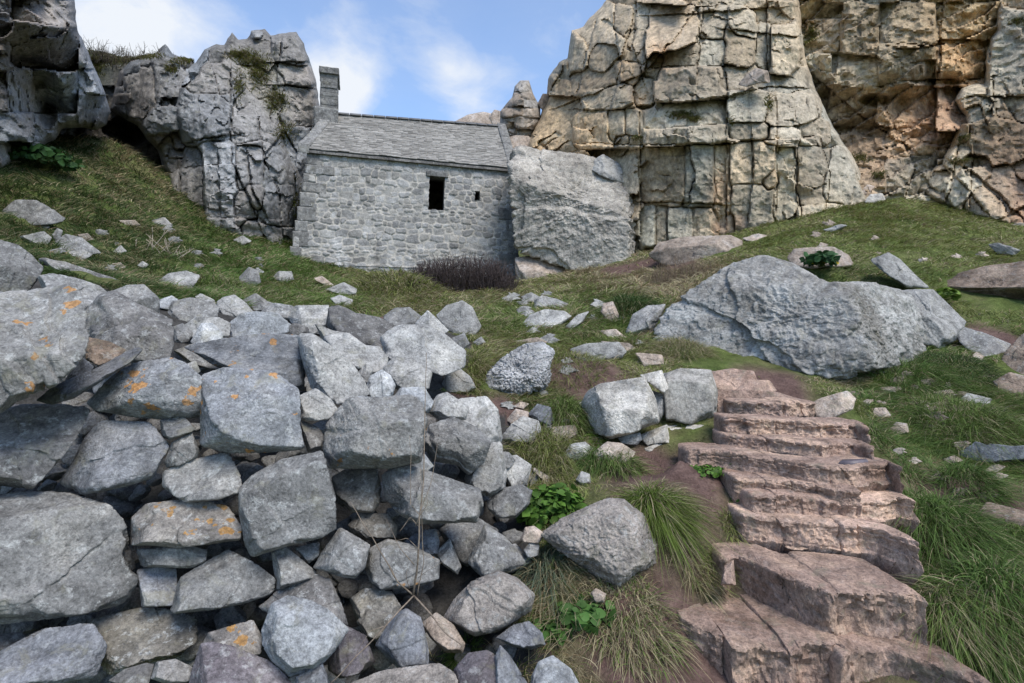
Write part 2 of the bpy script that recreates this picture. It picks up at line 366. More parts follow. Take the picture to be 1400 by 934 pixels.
def rock_mesh(poly, Y, seed, front=0.36, back=0.55, lean=0.25, top=0.75, side=0.22, low=0.12, facets=(), chips=3, amp=0.022, fine=0.010, layer=0.0, sub=None, tilt=0.0, pit=0.0, facets_n=22, cutlim=.955, steps=3, fit=True):
    """angular stone whose outline, seen from the path, is the polygon: the meeting of cut planes, worn and roughened. Returns (centre, V, F)"""
    rs = np.random.RandomState(seed)
    H = hull2(poly); H = np.array(H)
    cp = H.mean(0)
    c = un(cp[0], cp[1], Y); view = c / np.linalg.norm(c)
    right = np.cross(view, (0, 0, 1)); right /= np.linalg.norm(right); up = np.cross(right, view)
    # outline on a plane leaning back
    E = []
    for px, py in H:
        d = un(px, py, 1.0)
        dz = (cp[1] - py) / F * Y
        E.append(d * (Y + lean * dz + tilt * (px - cp[0]) / F * Y))
    E = np.array(E) - c
    ext = E.max(0) - E.min(0); s = math.sqrt(max(1e-6, (np.ptp(E @ right)) * (np.ptp(E @ up))))
    N = []; d = []
    for i in range(len(E)):
        a = E[i]; b = E[(i + 1) % len(E)]; e = b - a
        L = np.linalg.norm(e)
        if L < 1e-5: continue
        mid = (a + b) / 2
        vw = (mid + c); vw /= np.linalg.norm(vw)
        n0 = np.cross(e, vw); n0 /= np.linalg.norm(n0)
        if n0 @ mid < 0: n0 = -n0
        u = n0 @ up
        af = (side + (top - side) * max(0, u) ** 1.5 if u > 0 else side + (low - side) * (-u)) * rs.uniform(0.75, 1.25)
        ab = 0.30 * rs.uniform(0.6, 1.2)
        for ang, sg in ((af, -1), (ab, 1)):
            n = math.cos(ang) * n0 + sg * math.sin(ang) * vw
            dd = n @ mid
            if dd > 0.02 * s: N.append(n); d.append(dd)
    fw = -view
    n = fw + right * rs.uniform(-.16, .16) + up * rs.uniform(0.02, .22); n /= np.linalg.norm(n)
    N.append(n); d.append(front * s)
    N.append(view + up * rs.uniform(-.2, .2)); N[-1] /= np.linalg.norm(N[-1]); d.append(back * s)
    for fr, fu, ff, frac in facets:
        n = right * fr + up * fu + fw * ff; n /= np.linalg.norm(n)
        sup = max(0.05 * s, max(E @ n + max(0, n @ fw) * front * s))
        N.append(n); d.append(frac * sup)
    N = np.array(N); d = np.array(d)
    D3, _ = ico(4); P3 = D3 * gauge(D3, N, d)[:, None]
    for k in range(chips):
        n = rs.normal(size=3); n /= np.linalg.norm(n)
        if n @ fw < 0.1 : n = n - 2 * (n @ fw) * fw if n @ fw < 0 else n
        if abs(n @ fw) < 0.25: n = n + 0.5 * fw; n /= np.linalg.norm(n)
        N = np.vstack([N, n]); d = np.append(d, (P3 @ n).max() * rs.uniform(0.86, 0.96))
    # many shallow fracture facets
    D3, F3 = ico(4); P3 = D3 * gauge(D3, N, d)[:, None]
    nv = np.zeros_like(P3); fn = np.cross(P3[F3[:, 1]] - P3[F3[:, 0]], P3[F3[:, 2]] - P3[F3[:, 0]])
    for q_ in range(3): np.add.at(nv, F3[:, q_], fn)
    nv /= np.linalg.norm(nv, axis=1)[:, None]
    frontv = np.nonzero(nv @ view < .3)[0]
    for k in range(facets_n):
        i = frontv[rs.randint(len(frontv))]; n = nv[i] + rs.normal(0, .20, 3); n /= np.linalg.norm(n)
        sup = (P3 @ n).max(); dd = max(n @ P3[i] + .004 * s, cutlim * sup)
        if dd > .05 * s: N = np.vstack([N, n]); d = np.append(d, dd)
    size_px = s / Y * F
    if sub is None: sub = 7 if size_px > 85 else 6 if size_px > 26 else 5
    D, Fa = ico(sub)
    A = D @ np.diag([1, 1, 1])
    B = np.stack([right, view, up]); sc_ = np.array([np.ptp(E @ right), s * (front + back), np.ptp(E @ up)]); sc_ = np.clip(sc_ / s, 0.3, 2.5)
    Dw = (A * sc_) @ B; Dw /= np.linalg.norm(Dw, axis=1)[:, None]
    r = gauge(Dw, N, d) * 1.03
    P = Dw * r[:, None]
    q = P / s
    off = rs.uniform(0, 60, 3)
    dn = amp * fbm(q * 2.3 + off, 3) + 0.45 * amp * fbm(q * 7 + off, 3, 0.6, True)
    if layer:
        bn = rs.normal(size=3) * 0.35 + up * 0.9 + right * 0.3; bn /= np.linalg.norm(bn)
        h = (q @ bn) * 7 + 0.8 * fbm(q * 2 + off + 9, 3) ; fr = h - np.floor(h)
        dn += layer * (fr - 0.5) * (0.5 + 0.7 * fbm(q * 1.6 + off + 30, 2))
    for k in range(steps):                       # ledges where a flake has come away
        n = rs.normal(size=3); n /= np.linalg.norm(n); h = q @ n + .10 * fbm(q * 3 + off + 5 * k, 3) - rs.uniform(-.25, .25)
        dn -= rs.uniform(.012, .04) * np.clip(h / .022, 0, 1)
    if sub >= 6: dn += fine * fbm(q * 24 + off, 3, 0.6, True)
    if pit:
        hh = (P @ up) / max(1e-3, (P @ up).max()); pw = np.clip(1.0 - 1.5 * np.clip(hh - .15, 0, 1) + .5 * fbm(q * 2 + off, 2), .12, 1)
        dn += pw * pit * (np.abs(fbm(q * 13 + off, 3, 0.6)) * 2 - 0.5) + pw * pit * .8 * fbm(q * np.array([5, 5, 9]) + off + 50, 3, .6, True)
    P = P + Dw * (dn * s)[:, None]
    # bring the outline back to the traced size (worn corners shrink it)
    if fit:
        vx, vu, vd = P @ right, P @ up, P @ view
        W_ = P + c; ppx = W_[:, 0] / W_[:, 1] * F + CX - cp[0]; ppy = W_[:, 2] / W_[:, 1] * F - (CY - cp[1])
        nb = 120 if len(P) > 5000 else 64
        th = np.arctan2(ppy, ppx); rho = np.hypot(ppx, ppy); bi = ((th + np.pi) / (2 * np.pi) * nb).astype(int) % nb
        Rm = np.zeros(nb); np.maximum.at(Rm, bi, rho); Rm[Rm == 0] = np.median(Rm)
        Q = np.array(poly, float) - cp; Q[:, 1] *= -1; tb = (np.arange(nb) + .5) / nb * 2 * np.pi - np.pi
        Rp = np.zeros(nb); ct, st_ = np.cos(tb), np.sin(tb)
        for i in range(len(Q)):
            p1 = Q[i]; e_ = Q[(i + 1) % len(Q)] - p1; den = ct * e_[1] - st_ * e_[0]; den = np.where(np.abs(den) < 1e-9, 1e-9, den)
            tt = (p1[0] * e_[1] - p1[1] * e_[0]) / den; uu = (p1[0] * st_ - p1[1] * ct) / den
            okk = (tt > 0) & (uu >= -1e-6) & (uu <= 1 + 1e-6); Rp = np.where(okk, np.maximum(Rp, tt), Rp)
        Rp[Rp == 0] = Rm[Rp == 0]
        kk = np.clip(Rp / Rm, .6, 1.9) * 1.02
        kk = (np.roll(kk, 1) + 2 * kk + np.roll(kk, -1)) / 4
        kv = np.interp(th, np.concatenate([tb[-1:] - 2 * np.pi, tb, tb[:1] + 2 * np.pi]), np.concatenate([kk[-1:], kk, kk[:1]]))
        w_ = np.clip(rho / np.maximum(1e-6, np.interp(th, tb, Rm)), 0, 1) ** .5; kv = 1 + (kv - 1) * w_
        P = (vx * kv)[:, None] * right + (vu * kv)[:, None] * up + (vd * np.mean(kk))[:, None] * view
    return c, P, Fa, s
_label_seen = {}
_rid = [0]
def rock(name, label, poly, Y=None, mat='grey', cat='stone', group=None, dY=0.0, sharp=False, **kw):
    poly = [tuple(float(q) for q in p.split(',')) for p in poly.split()] if isinstance(poly, str) else poly
    _rid[0] += 1
    xs = [p[0] for p in poly]; ys = [p[1] for p in poly]
    if Y is None:
        s_px = math.sqrt((max(xs) - min(xs)) * (max(ys) - min(ys)))
        Y = hit(sum(xs) / len(xs), max(ys) - 0.10 * (max(ys) - min(ys))); Y = Y + 0.12 * s_px / F * Y
    Y = Y + dY
    c, P, Fa, s = rock_mesh(poly, Y, _rid[0] * 7 + 1, **kw)
    o = mesh_obj(name, P, Fa, M[mat]); o.location = c
    if sharp: o.data.set_sharp_from_angle(angle=math.radians(32))
    tag(o, label, cat, group)
    ROCKS.append((hull2(poly), Y - 0.4 * s, Y + 0.6 * s))
    return o
WS, BO, ST = 'wall_stone', 'boulder', 'stone'
W = lambda label, poly, Y, mat='grey', **k: rock(WS, label, poly, Y, mat, 'stone', 'stones of the dry-stone wall', **k)
PILE = lambda label, poly, Y, mat='pale', **k: rock(BO, label, poly, Y, mat, 'boulder', 'boulders tumbled behind the wall', **k)
G = lambda label, poly, Y=None, mat='grey', **k: rock(k.pop('name', BO), label, poly, Y, mat, k.pop('cat', 'boulder'), k.pop('group', None), **k)
def build_rocks():
    # ---- left, top of the wall
    PILE('huge layered grey boulder jutting in above the wall, thin white edge, yellow lichen spots', '-60,402 40,397 85,390 103,386 112,400 123,425 122,460 113,490 97,507 75,528 52,535 25,550 0,566 -60,590', 2.85, 'grey_o', layer=0.10, top=0.5, front=.28, tilt=-.3)
    PILE('rounded grey boulder right behind the huge layered boulder at the frame edge', '-50,322 0,328 25,335 45,350 60,366 50,384 38,400 0,415 -50,415', 4.5, 'grey')
    PILE('long dark sloping slab along the lower edge of the left grass', '50,352 90,358 130,372 160,381 172,388 150,402 110,392 70,380', 6.0, 'dark', top=.9)
    PILE('grey slab wedged between the long dark slab and the layered boulder', '50,378 68,373 103,380 130,388 152,396 140,415 122,428 100,420 60,400', 4.4, 'grey')
    PILE('broad dark boulder with white lichen patches right of the layered boulder', '120,424 135,402 158,397 187,415 237,437 238,470 230,492 205,500 160,490 122,470', 3.85, 'dark', top=.45, lean=.6, side=.35)
    PILE('grey boulder behind the broad dark boulder, next to the grass', '148,400 173,390 197,389 218,408 218,430 195,432 165,415', 4.9, 'grey')
    W('small brownish block under the broad dark boulder', '113,477 120,461 150,467 173,478 160,490 135,500 116,492', 3.4, 'brown')
    W('long slanting bluish slate slab propped below the brownish block', '50,547 62,533 98,516 128,505 190,472 197,478 182,495 140,521 100,546 70,555', 3.05, 'slate', top=.5, layer=.02)
    W('small slate piece tucked under the edge of the layered boulder', '95,508 113,489 129,502 118,516 100,524 88,522', 3.15, 'slate')
    # ---- front face of the wall
    W('dark speckled block under the layered boulder, cut by the frame edge', '-60,568 0,562 30,553 90,552 126,558 115,580 95,612 70,642 45,668 0,664 -60,660', 2.95, 'dark', side=.12, front=.22)
    W('smooth blue-grey slate block with sloping sides in the upper wall', '80,660 97,635 115,600 132,580 142,575 205,577 233,612 222,627 210,653 175,664 115,677', 3.05, 'slate', front=.28, facets=[(-1, .25, .5, .62)])
    W('wide stone blotched with bright orange lichen, second row of the wall', '118,552 140,525 165,505 190,495 235,488 255,497 277,517 276,571 230,574 180,570 130,562', 3.15, 'slate_o', low=.5, front=.3)
    W('upright square slate block with orange lichen, tallest in the upper wall', '275,514 305,502 345,505 374,508 409,533 410,580 415,615 370,618 315,619 274,610', 3.2, 'slate_o', low=.35, front=.3, side=.15)
    W('small lichen-spotted stone under the corner of the orange-blotched stone', '219,574 250,569 268,585 262,591 232,602 221,596', 3.15, 'slate_o')
    W('small angular stone wedged above the mottled rounded wall stone', '224,630 235,605 262,590 272,615 270,626 245,638 228,640', 3.12, 'grey')
    W('mottled rounded stone in the middle of the wall above the ochre one', '223,645 250,632 312,617 328,650 331,672 300,683 255,687 240,680 222,665', 3.05, 'grey')
    W('huge flat-faced grey block, largest stone of the wall', '-60,676 0,675 40,671 95,674 150,690 172,715 180,755 189,792 178,815 165,826 110,840 0,855 -60,856', 2.8, 'grey', side=.10, front=.16, top=.3, chips=3, amp=.018)
    W('oblong stone with ochre lichen right of the largest wall stone', '180,707 200,688 260,682 310,690 330,718 327,739 290,744 240,749 179,747', 2.95, 'ochre', side=.2)
    W('thin flat slab lying under the ochre lichen stone', '186,750 260,746 283,752 281,768 262,777 194,776', 2.95, 'grey', layer=.03)
    W('small square stone between the largest block and the triangular stone', '187,779 215,775 241,777 243,812 235,828 194,830', 2.92, 'slate')
    W('wide triangular grey stone low in the wall', '233,837 245,790 275,772 312,751 350,771 376,790 374,811 340,824 290,834 240,840', 2.9, 'grey', front=.22, side=.14)
    W('tall pentagonal grey slab standing in the middle of the wall', '327,668 345,650 385,628 441,616 458,680 459,723 440,735 390,747 345,762 335,745 327,700', 3.0, 'grey', front=.2, side=.12, amp=.02)
    W('small wedge-shaped stone under the tall pentagonal slab', '371,752 388,745 433,782 430,792 378,807 373,770', 2.98, 'grey')
    W('roundish many-sided stone right below the tall pentagonal slab', '428,777 440,755 465,721 506,745 499,776 485,791 465,788 440,780', 3.0, 'grey')
    W('little triangular stone between the wedge and the many-sided stone', '401,749 437,741 436,760 422,771', 3.1, 'grey')
    W('large lumpy boulder with a bright yellow lichen spot, topping the wall', '442,612 446,580 460,562 478,543 520,543 560,539 576,550 584,575 578,610 575,632 530,640 450,641', 3.3, 'grey_o', layer=.03, low=.3)
    W('small pale block at the right shoulder of the square slate block', '409,541 432,531 452,545 462,560 450,574 420,576 410,572', 3.4, 'pale')
    W('small dark stone below the small pale block', '409,573 435,584 444,597 440,616 420,618', 3.35, 'dark')
    PILE('bluish slate boulder with orange specks behind the square slate block', '248,472 305,462 360,456 408,456 418,500 414,535 395,530 345,520 290,500', 3.85, 'slate_o', top=.5)
    PILE('pale boulder with a dark triangular hollow beside the bluish slate boulder', '404,457 430,457 470,484 492,510 507,535 490,552 455,552 425,530 412,490', 3.8, 'pale', top=1.0, facets=[(-1, -.1, .6, .72)], lean=.6)
    PILE('pale boulder behind the one with the triangular hollow', '440,460 475,454 500,472 520,474 531,490 527,508 500,512 475,500', 4.7, 'pale', top=.9)
    PILE('cluster stone, whitish and split, above the yellow-spotted boulder', '498,535 506,514 522,505 534,513 541,527 535,545 510,552', 4.0, 'white')
    PILE('small pale stone left of the split whitish one', '487,512 500,497 510,505 506,524 493,526', 4.2, 'pale')
    PILE('whitish flat-topped stone at the back of the lumpy yellow-spotted boulder', '462,560 475,545 495,541 512,548 500,562 470,568', 3.6, 'white')
    PILE('large pale boulder with a dark left end, topmost right of the pile', '519,462 530,452 545,444 585,444 612,459 637,480 635,502 605,514 575,506 545,496 528,488', 5.0, 'pale', facets=[(-1, 0, .45, .62)], top=1.0, lean=.5)
    PILE('buff-topped boulder in front of the pile\'s largest pale boulder', '524,502 540,487 562,489 591,508 586,532 565,536 545,534 527,520', 4.5, 'pale')
    PILE('white split stone beside the lumpy yellow-spotted boulder', '538,542 548,530 580,529 593,550 586,565 560,560', 4.0, 'white')
    PILE('big dark mottled boulder on the crest of the pile', '446,445 450,420 465,417 487,428 520,434 538,443 537,460 525,480 500,478 465,465', 5.7, 'dark', top=.6)
    PILE('pale-topped block left of the dark mottled crest boulder', '394,434 404,418 450,417 449,440 446,458 420,458 400,445', 5.9, 'pale', top=.8, facets=[(-1, 0, .5, .7)])
    PILE('domed pale stone on the crest left of the pale-topped block', '294,425 297,412 306,406 321,403 337,415 351,431 345,446 310,446', 6.0, 'pale')
    PILE('grey wedge behind the domed pale stone', '329,411 350,401 366,412 378,416 365,425 345,426', 6.6, 'grey')
    PILE('flat pale slabs lying below the domed stone', '315,440 330,428 350,426 380,428 406,451 375,460 330,468 316,462', 5.2, 'white', top=1.1)
    PILE('grey flat stone between the domed stone and the pale-topped block', '356,426 375,414 400,418 411,426 398,440 372,436', 6.1, 'grey')
    PILE('grey boulder with a dark shaded underside at the grass edge', '229,428 235,412 260,407 290,411 299,420 297,438 270,442 248,446 233,442', 5.4, 'grey', low=.5)
    PILE('broad pale slab below the boulder with the dark underside', '250,446 268,433 300,434 316,442 313,460 290,462 258,462', 4.9, 'pale')
    PILE('pointed pale stone with a yellow speck in the pile', '260,468 275,442 291,442 306,457 302,474 270,476', 4.5, 'white')
    PILE('small grey stone left of the pointed pale stone', '236,447 250,442 264,455 257,470 238,468', 4.6, 'grey')
    PILE('small whitish stone at the top left edge of the pile', '214,411 235,404 244,410 232,424 217,422', 5.5, 'white')
    PILE('small pale stone peeping out behind the boulder with dark underside', '266,406 275,401 293,410 298,422 280,420', 6.2, 'pale')
    W('tiny pale stone filling the hollow above the orange-blotched stone', '254,498 268,493 274,508 265,516 256,512', 3.5, 'grey')
    PILE('grey boulder under the slate crest, shaded by its neighbours', '236,480 262,470 300,474 320,492 300,508 262,500', 4.2, 'grey', top=.9)
    PILE('grey flattish rock bridging the middle of the pile', '430,442 455,452 480,456 470,470 442,468', 5.1, 'grey')
    PILE('blocky grey stone at the back right of the crest', '524,432 540,421 560,420 577,433 572,446 540,450 528,446', 6.6, 'grey', top=.8)
    PILE('pale flat stone leaning on the back right crest stone', '567,442 585,424 601,439 614,452 600,462 575,456', 6.3, 'pale')
    PILE('pale humped boulder at the far right end of the pile', '596,432 610,418 632,411 646,420 658,446 650,460 630,462 612,452', 7.2, 'pale', top=.9)
    PILE('small slate-grey stone below the humped boulder', '618,462 635,455 642,470 632,480 620,478', 5.6, 'grey')
    G('buff-topped rounded stone in grass right of the pile', '603,527 612,508 628,503 643,515 651,530 640,537 612,537', None, 'pale', cat='stone', name=ST)
    # ---- right end of the wall
    PILE('pale ragged boulder with a shaded underside at the wall\'s right end', '583,562 598,540 611,536 641,556 637,574 605,578', 4.05, 'pale', low=.5)
    PILE('big pale grey boulder at the right end, beside the grass', '615,555 630,545 665,542 681,560 687,600 676,618 645,612 620,590', 4.4, 'pale', top=.7)
    PILE('broad lumpy boulder beneath the big pale one, dark below', '578,605 588,580 620,570 652,584 672,602 662,632 640,650 625,636 590,630', 3.85, 'grey', low=.45, layer=.03)
    PILE('tall fluted boulder running down the right end of the wall', '635,655 642,635 662,606 686,604 693,650 690,668 670,680 645,672', 4.0, 'pale', layer=.02)
    PILE('pale stone leaning on the fluted boulder', '684,640 690,625 706,622 727,636 721,664 697,668', 4.4, 'pale')
    PILE('small dark stone behind the leafy plant', '720,652 727,640 745,648 740,664 726,672', 4.5, 'grey')
    PILE('cream flat stone just above the leafy plant', '728,645 730,639 757,655 748,662', 4.45, 'tan')
    W('large oblong stone with a dark left end, right half of the wall', '522,652 535,637 560,636 656,667 660,690 651,715 570,716 545,703 527,682', 3.3, 'grey', facets=[(-1, -.1, .5, .68)], top=.6)
    W('dark stone with yellow lichen under the yellow-spotted boulder', '454,652 470,643 515,639 521,665 518,690 510,701 480,700 457,676', 3.4, 'dark_y')
    W('flattened stone with yellowish lichen below the dark lichen stone', '476,718 490,702 530,702 543,720 541,736 500,738 480,728', 3.35, 'dark_y')
    W('little white stone under the right end of the yellow-spotted boulder', '559,633 580,620 593,637 585,645 565,644', 3.5, 'white')
    W('small squarish slate stone left of the dead twigs', '553,740 575,725 596,723 601,740 598,757 575,760', 3.4, 'slate')
    W('grey stone beside the leafy plant on the right end', '666,686 690,667 713,662 728,671 723,691 705,708 680,709 668,697', 3.9, 'grey')
    W('streaky pale rock face recessed below the oblong stone', '598,722 615,706 650,706 682,725 668,755 640,775 622,765', 3.75, 'grey')
    W('angular stone with a dark facet at the foot of the right end', '639,768 650,745 663,716 692,735 722,770 700,783 660,790 646,777', 3.45, 'grey', facets=[(.5, -.8, .5, .75)], top=.9, chips=9)
    W('sloping grey sliver right of the angular stone', '688,748 705,743 729,770 712,780 697,772', 3.5, 'grey')
    W('pointed pale flake hanging below the recessed rock face', '594,757 615,736 631,775 625,786 605,772', 3.4, 'pale')
    W('wide stone behind the dead twigs with a yellowish corner', '499,777 505,750 530,737 560,744 601,765 599,792 570,803 520,807 507,797', 3.15, 'grey_o', top=.5)
    W('pinkish-grey granular boulder at the foot of the wall', '604,848 620,820 645,795 680,780 706,790 731,812 726,836 700,852 680,864 650,870 620,856', 3.0, 'granular', top=.4)
    W('mottled stone under the wide stone behind the twigs', '478,818 500,804 535,808 549,830 545,848 520,858 490,854', 3.05, 'mottled')
    W('dark grey slab standing behind the whitish boulder', '352,832 380,807 430,784 452,793 470,833 476,856 440,856 390,846', 2.9, 'dark')
    W('large whitish boulder at the foot of the wall, brightest in the foreground', '358,862 371,826 395,814 425,821 450,834 477,860 456,892 430,917 395,925 371,903 359,882', 2.6, 'white', chips=8, facets=[(-.6, .3, .7, .8)])
    W('purplish stone with a bold orange lichen streak at the bottom edge', '254,965 260,925 275,880 290,877 320,884 370,904 396,925 402,965', 2.5, 'purple', facets=[(-.8, .2, .6, .72)])
    W('layered stone with orange tint behind the purplish stone', '268,898 285,865 345,847 358,870 356,895 330,900 295,900', 2.72, 'ochre', layer=.04)
    W('rough stone crusted with pale lichen below the largest block', '118,850 135,843 190,831 230,831 269,842 269,876 245,897 215,903 150,925 135,905', 2.82, 'mottled', pit=.03, side=.3)
    W('long bluish slab leaning in the bottom left corner', '-60,925 0,890 60,859 126,850 136,865 148,885 130,927 60,940 0,965 -60,975', 2.55, 'slate', top=.7, facets=[(.2, -.7, .6, .85)])
    W('small dark stone at the left frame edge above the bluish slab', '-20,872 0,867 30,863 39,873 22,888 0,894 -20,893', 2.75, 'dark')
    W('small dark rounded stone left of the orange-streaked stone', '206,928 214,905 240,901 263,912 259,932 235,938', 2.55, 'dark')
    W('dark wedge stone below the lichen-crusted stone', '148,930 170,915 200,906 211,908 203,935 170,945', 2.55, 'dark')
    W('purplish-grey stone right of the large whitish boulder', '448,915 454,868 470,854 500,869 513,906 492,921 465,928', 2.72, 'purple', facets=[(-.9, -.1, .5, .7)])
    W('upright grey slate stone below the dead twigs', '513,882 540,839 556,832 576,845 586,890 586,910 545,914 527,897', 2.75, 'slate', top=.4)
    W('mottled squarish stone between the whitish boulder and the twigs', '488,850 500,832 540,838 552,858 530,878 500,872', 2.95, 'mottled')
    W('tan flattened stone like driftwood at the foot of the twigs', '576,852 597,837 620,854 636,880 632,893 608,892 588,872', 2.85, 'tan', layer=.03)
    W('long orange-stained stone at the bottom edge', '455,965 470,937 520,917 600,906 622,920 630,945 632,965', 2.45, 'granular')
    W('dark purplish stone at the bottom edge beside a bluish shard', '618,965 621,915 640,893 666,889 684,900 690,965', 2.52, 'purple')
    W('bluish pointed shard leaning on the dark purplish stone', '674,965 676,900 684,881 697,895 724,940 728,965', 2.5, 'slate', facets=[(.6, .2, .7, .7)])
    W('glassy bluish-grey stone in the grass below the granular boulder', '678,872 700,855 723,849 741,865 746,882 725,888 700,884', 2.85, 'slate')
    W('whitish streaked stone half sunk in grass at the bottom edge', '722,965 727,925 736,905 756,896 781,915 797,945 800,965', 2.6, 'white')
    W('small blue-grey stone under the large whitish boulder', '402,950 405,926 440,904 447,922 452,955', 2.5, 'slate')
    # ---- boulders between the wall and the steps
    G('big rounded boulder with a pale sloping top beside the hanging grass tuft', '739,730 770,707 830,681 851,682 881,705 898,745 896,770 870,787 845,808 825,802 800,777 770,757 745,738', 3.45, 'granular', facets=[(-.25, .95, .35, .62), (-.5, -.75, .5, .74)], pit=.025, top=.5)
    G('pale pebble-like stone behind the leafy plant, left of the big rounded boulder', '711,737 718,721 730,719 746,730 736,744 716,742', 3.5, 'tan', cat='stone', name=ST)
    G('small stone tucked under the left end of the big rounded boulder', '716,752 725,741 738,745 736,760 722,764', 3.45, 'grey', cat='stone', name=ST)
    G('small round stone lying in grass right under the big rounded boulder', '807,811 815,804 829,812 826,824 814,824', 3.15, 'tan', cat='stone', name=ST)
    G('coarse pitted boulder standing alone in the middle grass', '658,532 667,508 685,490 715,471 741,467 759,480 752,500 754,517 746,532 725,540 690,543', None, 'rough', pit=.06, amp=.06, sub=7)
    G('upright grey block in the grass below the chapel', '729,426 731,410 741,404 762,409 777,415 776,427 750,430', None, 'grey', dY=.6)
    G('low ragged pale stone in front of the upright grey block', '715,441 725,430 745,423 772,425 782,433 765,446 745,452 718,452', None, 'pale')
    G('flat pale stone sunk in grass right of the ragged stone', '771,448 790,430 806,425 797,440 782,452', None, 'pale', cat='stone', name=ST)
    G('small reddish lichen-covered stone beside a dark tussock', '821,426 825,415 838,412 846,430 841,442 828,437', None, 'tan', cat='stone', name=ST)
    G('grey boulder overhanging the path beside the huge pitted boulder', '855,455 865,430 885,418 911,416 902,436 890,456 870,461', None, 'grey', low=.5)
    G('long flat grey stone half buried above the middle path', '779,477 800,470 845,467 857,480 850,490 810,495 790,492', None, 'pale', top=1.1)
    G('flat tan ledge at the top of the middle grass', '698,467 735,461 750,468 730,476', None, 'tan', cat='stone', name=ST, top=1.1)
    G('tan rock ledge crossing the path', '818,466 860,469 872,478 850,483', None, 'tan', cat='stone', name=ST, top=1.1)
    G('reddish rock ledge at the edge of the path', '868,482 905,485 910,499 880,502', None, 'tan', cat='stone', name=ST, top=.9)
    G('small tan stone at the bend of the path', '820,452 842,450 858,462 835,464', None, 'tan', cat='stone', name=ST, top=1.1)
    G('small bluish block upright in the grass gully', '721,567 735,552 753,557 758,575 751,585 735,577', None, 'slate', cat='stone', name=ST)
    G('grey stone at the head of the grass gully', '682,600 700,579 715,569 736,575 741,590 730,605 700,608', None, 'pale')
    G('tan stone behind the gully stones', '692,574 705,559 723,563 722,577 702,584', None, 'tan', cat='stone', name=ST)
    G('pinkish squared stone by the grass gully', '752,600 753,584 786,581 791,593 777,604', None, 'tan', cat='stone', name=ST)
    G('rounded pale stone below the pinkish squared stone', '768,626 780,607 800,604 813,615 808,625 790,630', None, 'pale', cat='stone', name=ST)
    G('rounded buff stone under the row of pale cut blocks', '808,620 830,604 850,606 869,618 861,634 840,640 820,632', None, 'tan', cat='stone', name=ST)
    G('small egg-shaped stone in the grass beside the bare slope', '787,656 795,644 806,648 809,661 796,664', None, 'pale', cat='stone', name=ST)
    G('small flat tan stone showing through the gully grass', '700,556 712,549 724,552 716,560', None, 'tan', cat='stone', name=ST)
    G('little pale stone in grass beside the pitted boulder', '646,468 658,460 664,468 652,474', None, 'pale', cat='stone', name=ST)
    # ---- pale blocks left of the steps
    kb = dict(cat='stone', group='pale cut blocks beside the steps', name='stone_block')
    G('pale block with a dark brown left face, leftmost beside the steps', '794,552 803,535 820,525 881,515 896,545 902,577 865,592 835,600 813,591', 4.9, 'block', facets=[(-1, 0.05, .42, .42)], side=.12, **kb)
    G('big pale speckled block next to the top steps', '905,512 930,504 972,506 981,535 979,567 965,577 945,580 910,574 906,540', 5.25, 'block', side=.10, top=.4, **kb)
    G('wedge of pale rock bridging the two largest cut blocks', '874,513 905,506 914,530 908,540 890,526', 5.15, 'block', **kb)
    G('narrow upright chip between the two largest cut blocks', '892,534 909,540 908,566 901,578 896,556', 5.2, 'grey', **kb)
    G('pale low block underneath the big speckled block', '909,582 965,580 968,606 936,614 914,607', 5.05, 'block', side=.12, **kb)
    G('pale triangular stone under the block with the brown face', '876,594 912,580 916,606 885,610 877,602', 4.95, 'block', **kb)
    G('small flat stone under the block with the brown face', '844,598 875,591 878,601 870,609 850,607', 4.9, 'pale', **kb)
    G('small flat stone at the foot of the cut blocks', '879,613 900,606 917,612 906,623 885,620', 4.85, 'block', **kb)
    G('brown squared stone between the speckled block and the steps', '962,585 985,578 1000,584 998,612 966,610', 5.0, 'step', **kb)
    G('narrow brown stone right of the big speckled block', '980,545 992,538 994,566 980,574', 5.3, 'step', **kb)
    # ---- huge boulder and the right slope
    G('huge pitted grey boulder above the steps, largest on the slope', '893,452 905,425 945,395 1000,361 1045,349 1085,361 1130,385 1200,385 1247,400 1264,450 1264,482 1247,502 1200,512 1130,527 1050,528 980,510 930,498 897,480', 6.9, 'rough_b', pit=.020, amp=.045, fine=.010, top=1.0, facets=[(-.12, .80, .58, .52)], lean=.55, front=.34, sub=8, facets_n=10)
    G('smooth grey slab leaning on the right side of the huge pitted boulder', '1210,400 1240,396 1276,396 1321,440 1311,462 1285,478 1262,474', 7.3, 'pale', top=.5, lean=.5)
    G('cracked grey rock running right from the leaning slab', '1311,445 1345,455 1382,470 1377,492 1358,503 1330,485 1309,466', 7.0, 'grey')
    G('brown rock at the right frame edge by the worn path', '1358,512 1375,480 1400,455 1450,440 1460,530 1400,528', 6.5, 'brown')
    G('long brown boulder overhanging the grass at the right frame edge', '1286,387 1310,372 1345,364 1400,357 1460,348 1460,440 1400,434 1350,428 1300,404', 8.6, 'brown', low=.5, top=.5)
    G('grey-topped brown rock poking from the grass behind the huge boulder', '1076,352 1086,340 1140,337 1161,349 1167,364 1110,368 1082,364', 9.2, 'tan')
    G('slanting grey ridge of rock in the grass above the leaning slab', '1189,356 1215,345 1231,355 1251,375 1272,394 1240,394 1210,374', 8.6, 'pale')
    G('flat pale stone on the grassy hilltop', '1123,315 1150,306 1160,309 1140,318', None, 'pale', cat='stone', name=ST, top=1.1)
    G('flat pale stone near the right frame edge on the hilltop grass', '1350,334 1365,332 1396,342 1388,350 1364,347', None, 'pale', cat='stone', name=ST, top=1.1)
    G('pinkish ledge of rock at the foot of the right cliff', '886,352 900,331 935,324 1000,321 1016,330 1010,346 970,358 910,364', 13.2, 'tan', front=.2, side=.2, top=.5)
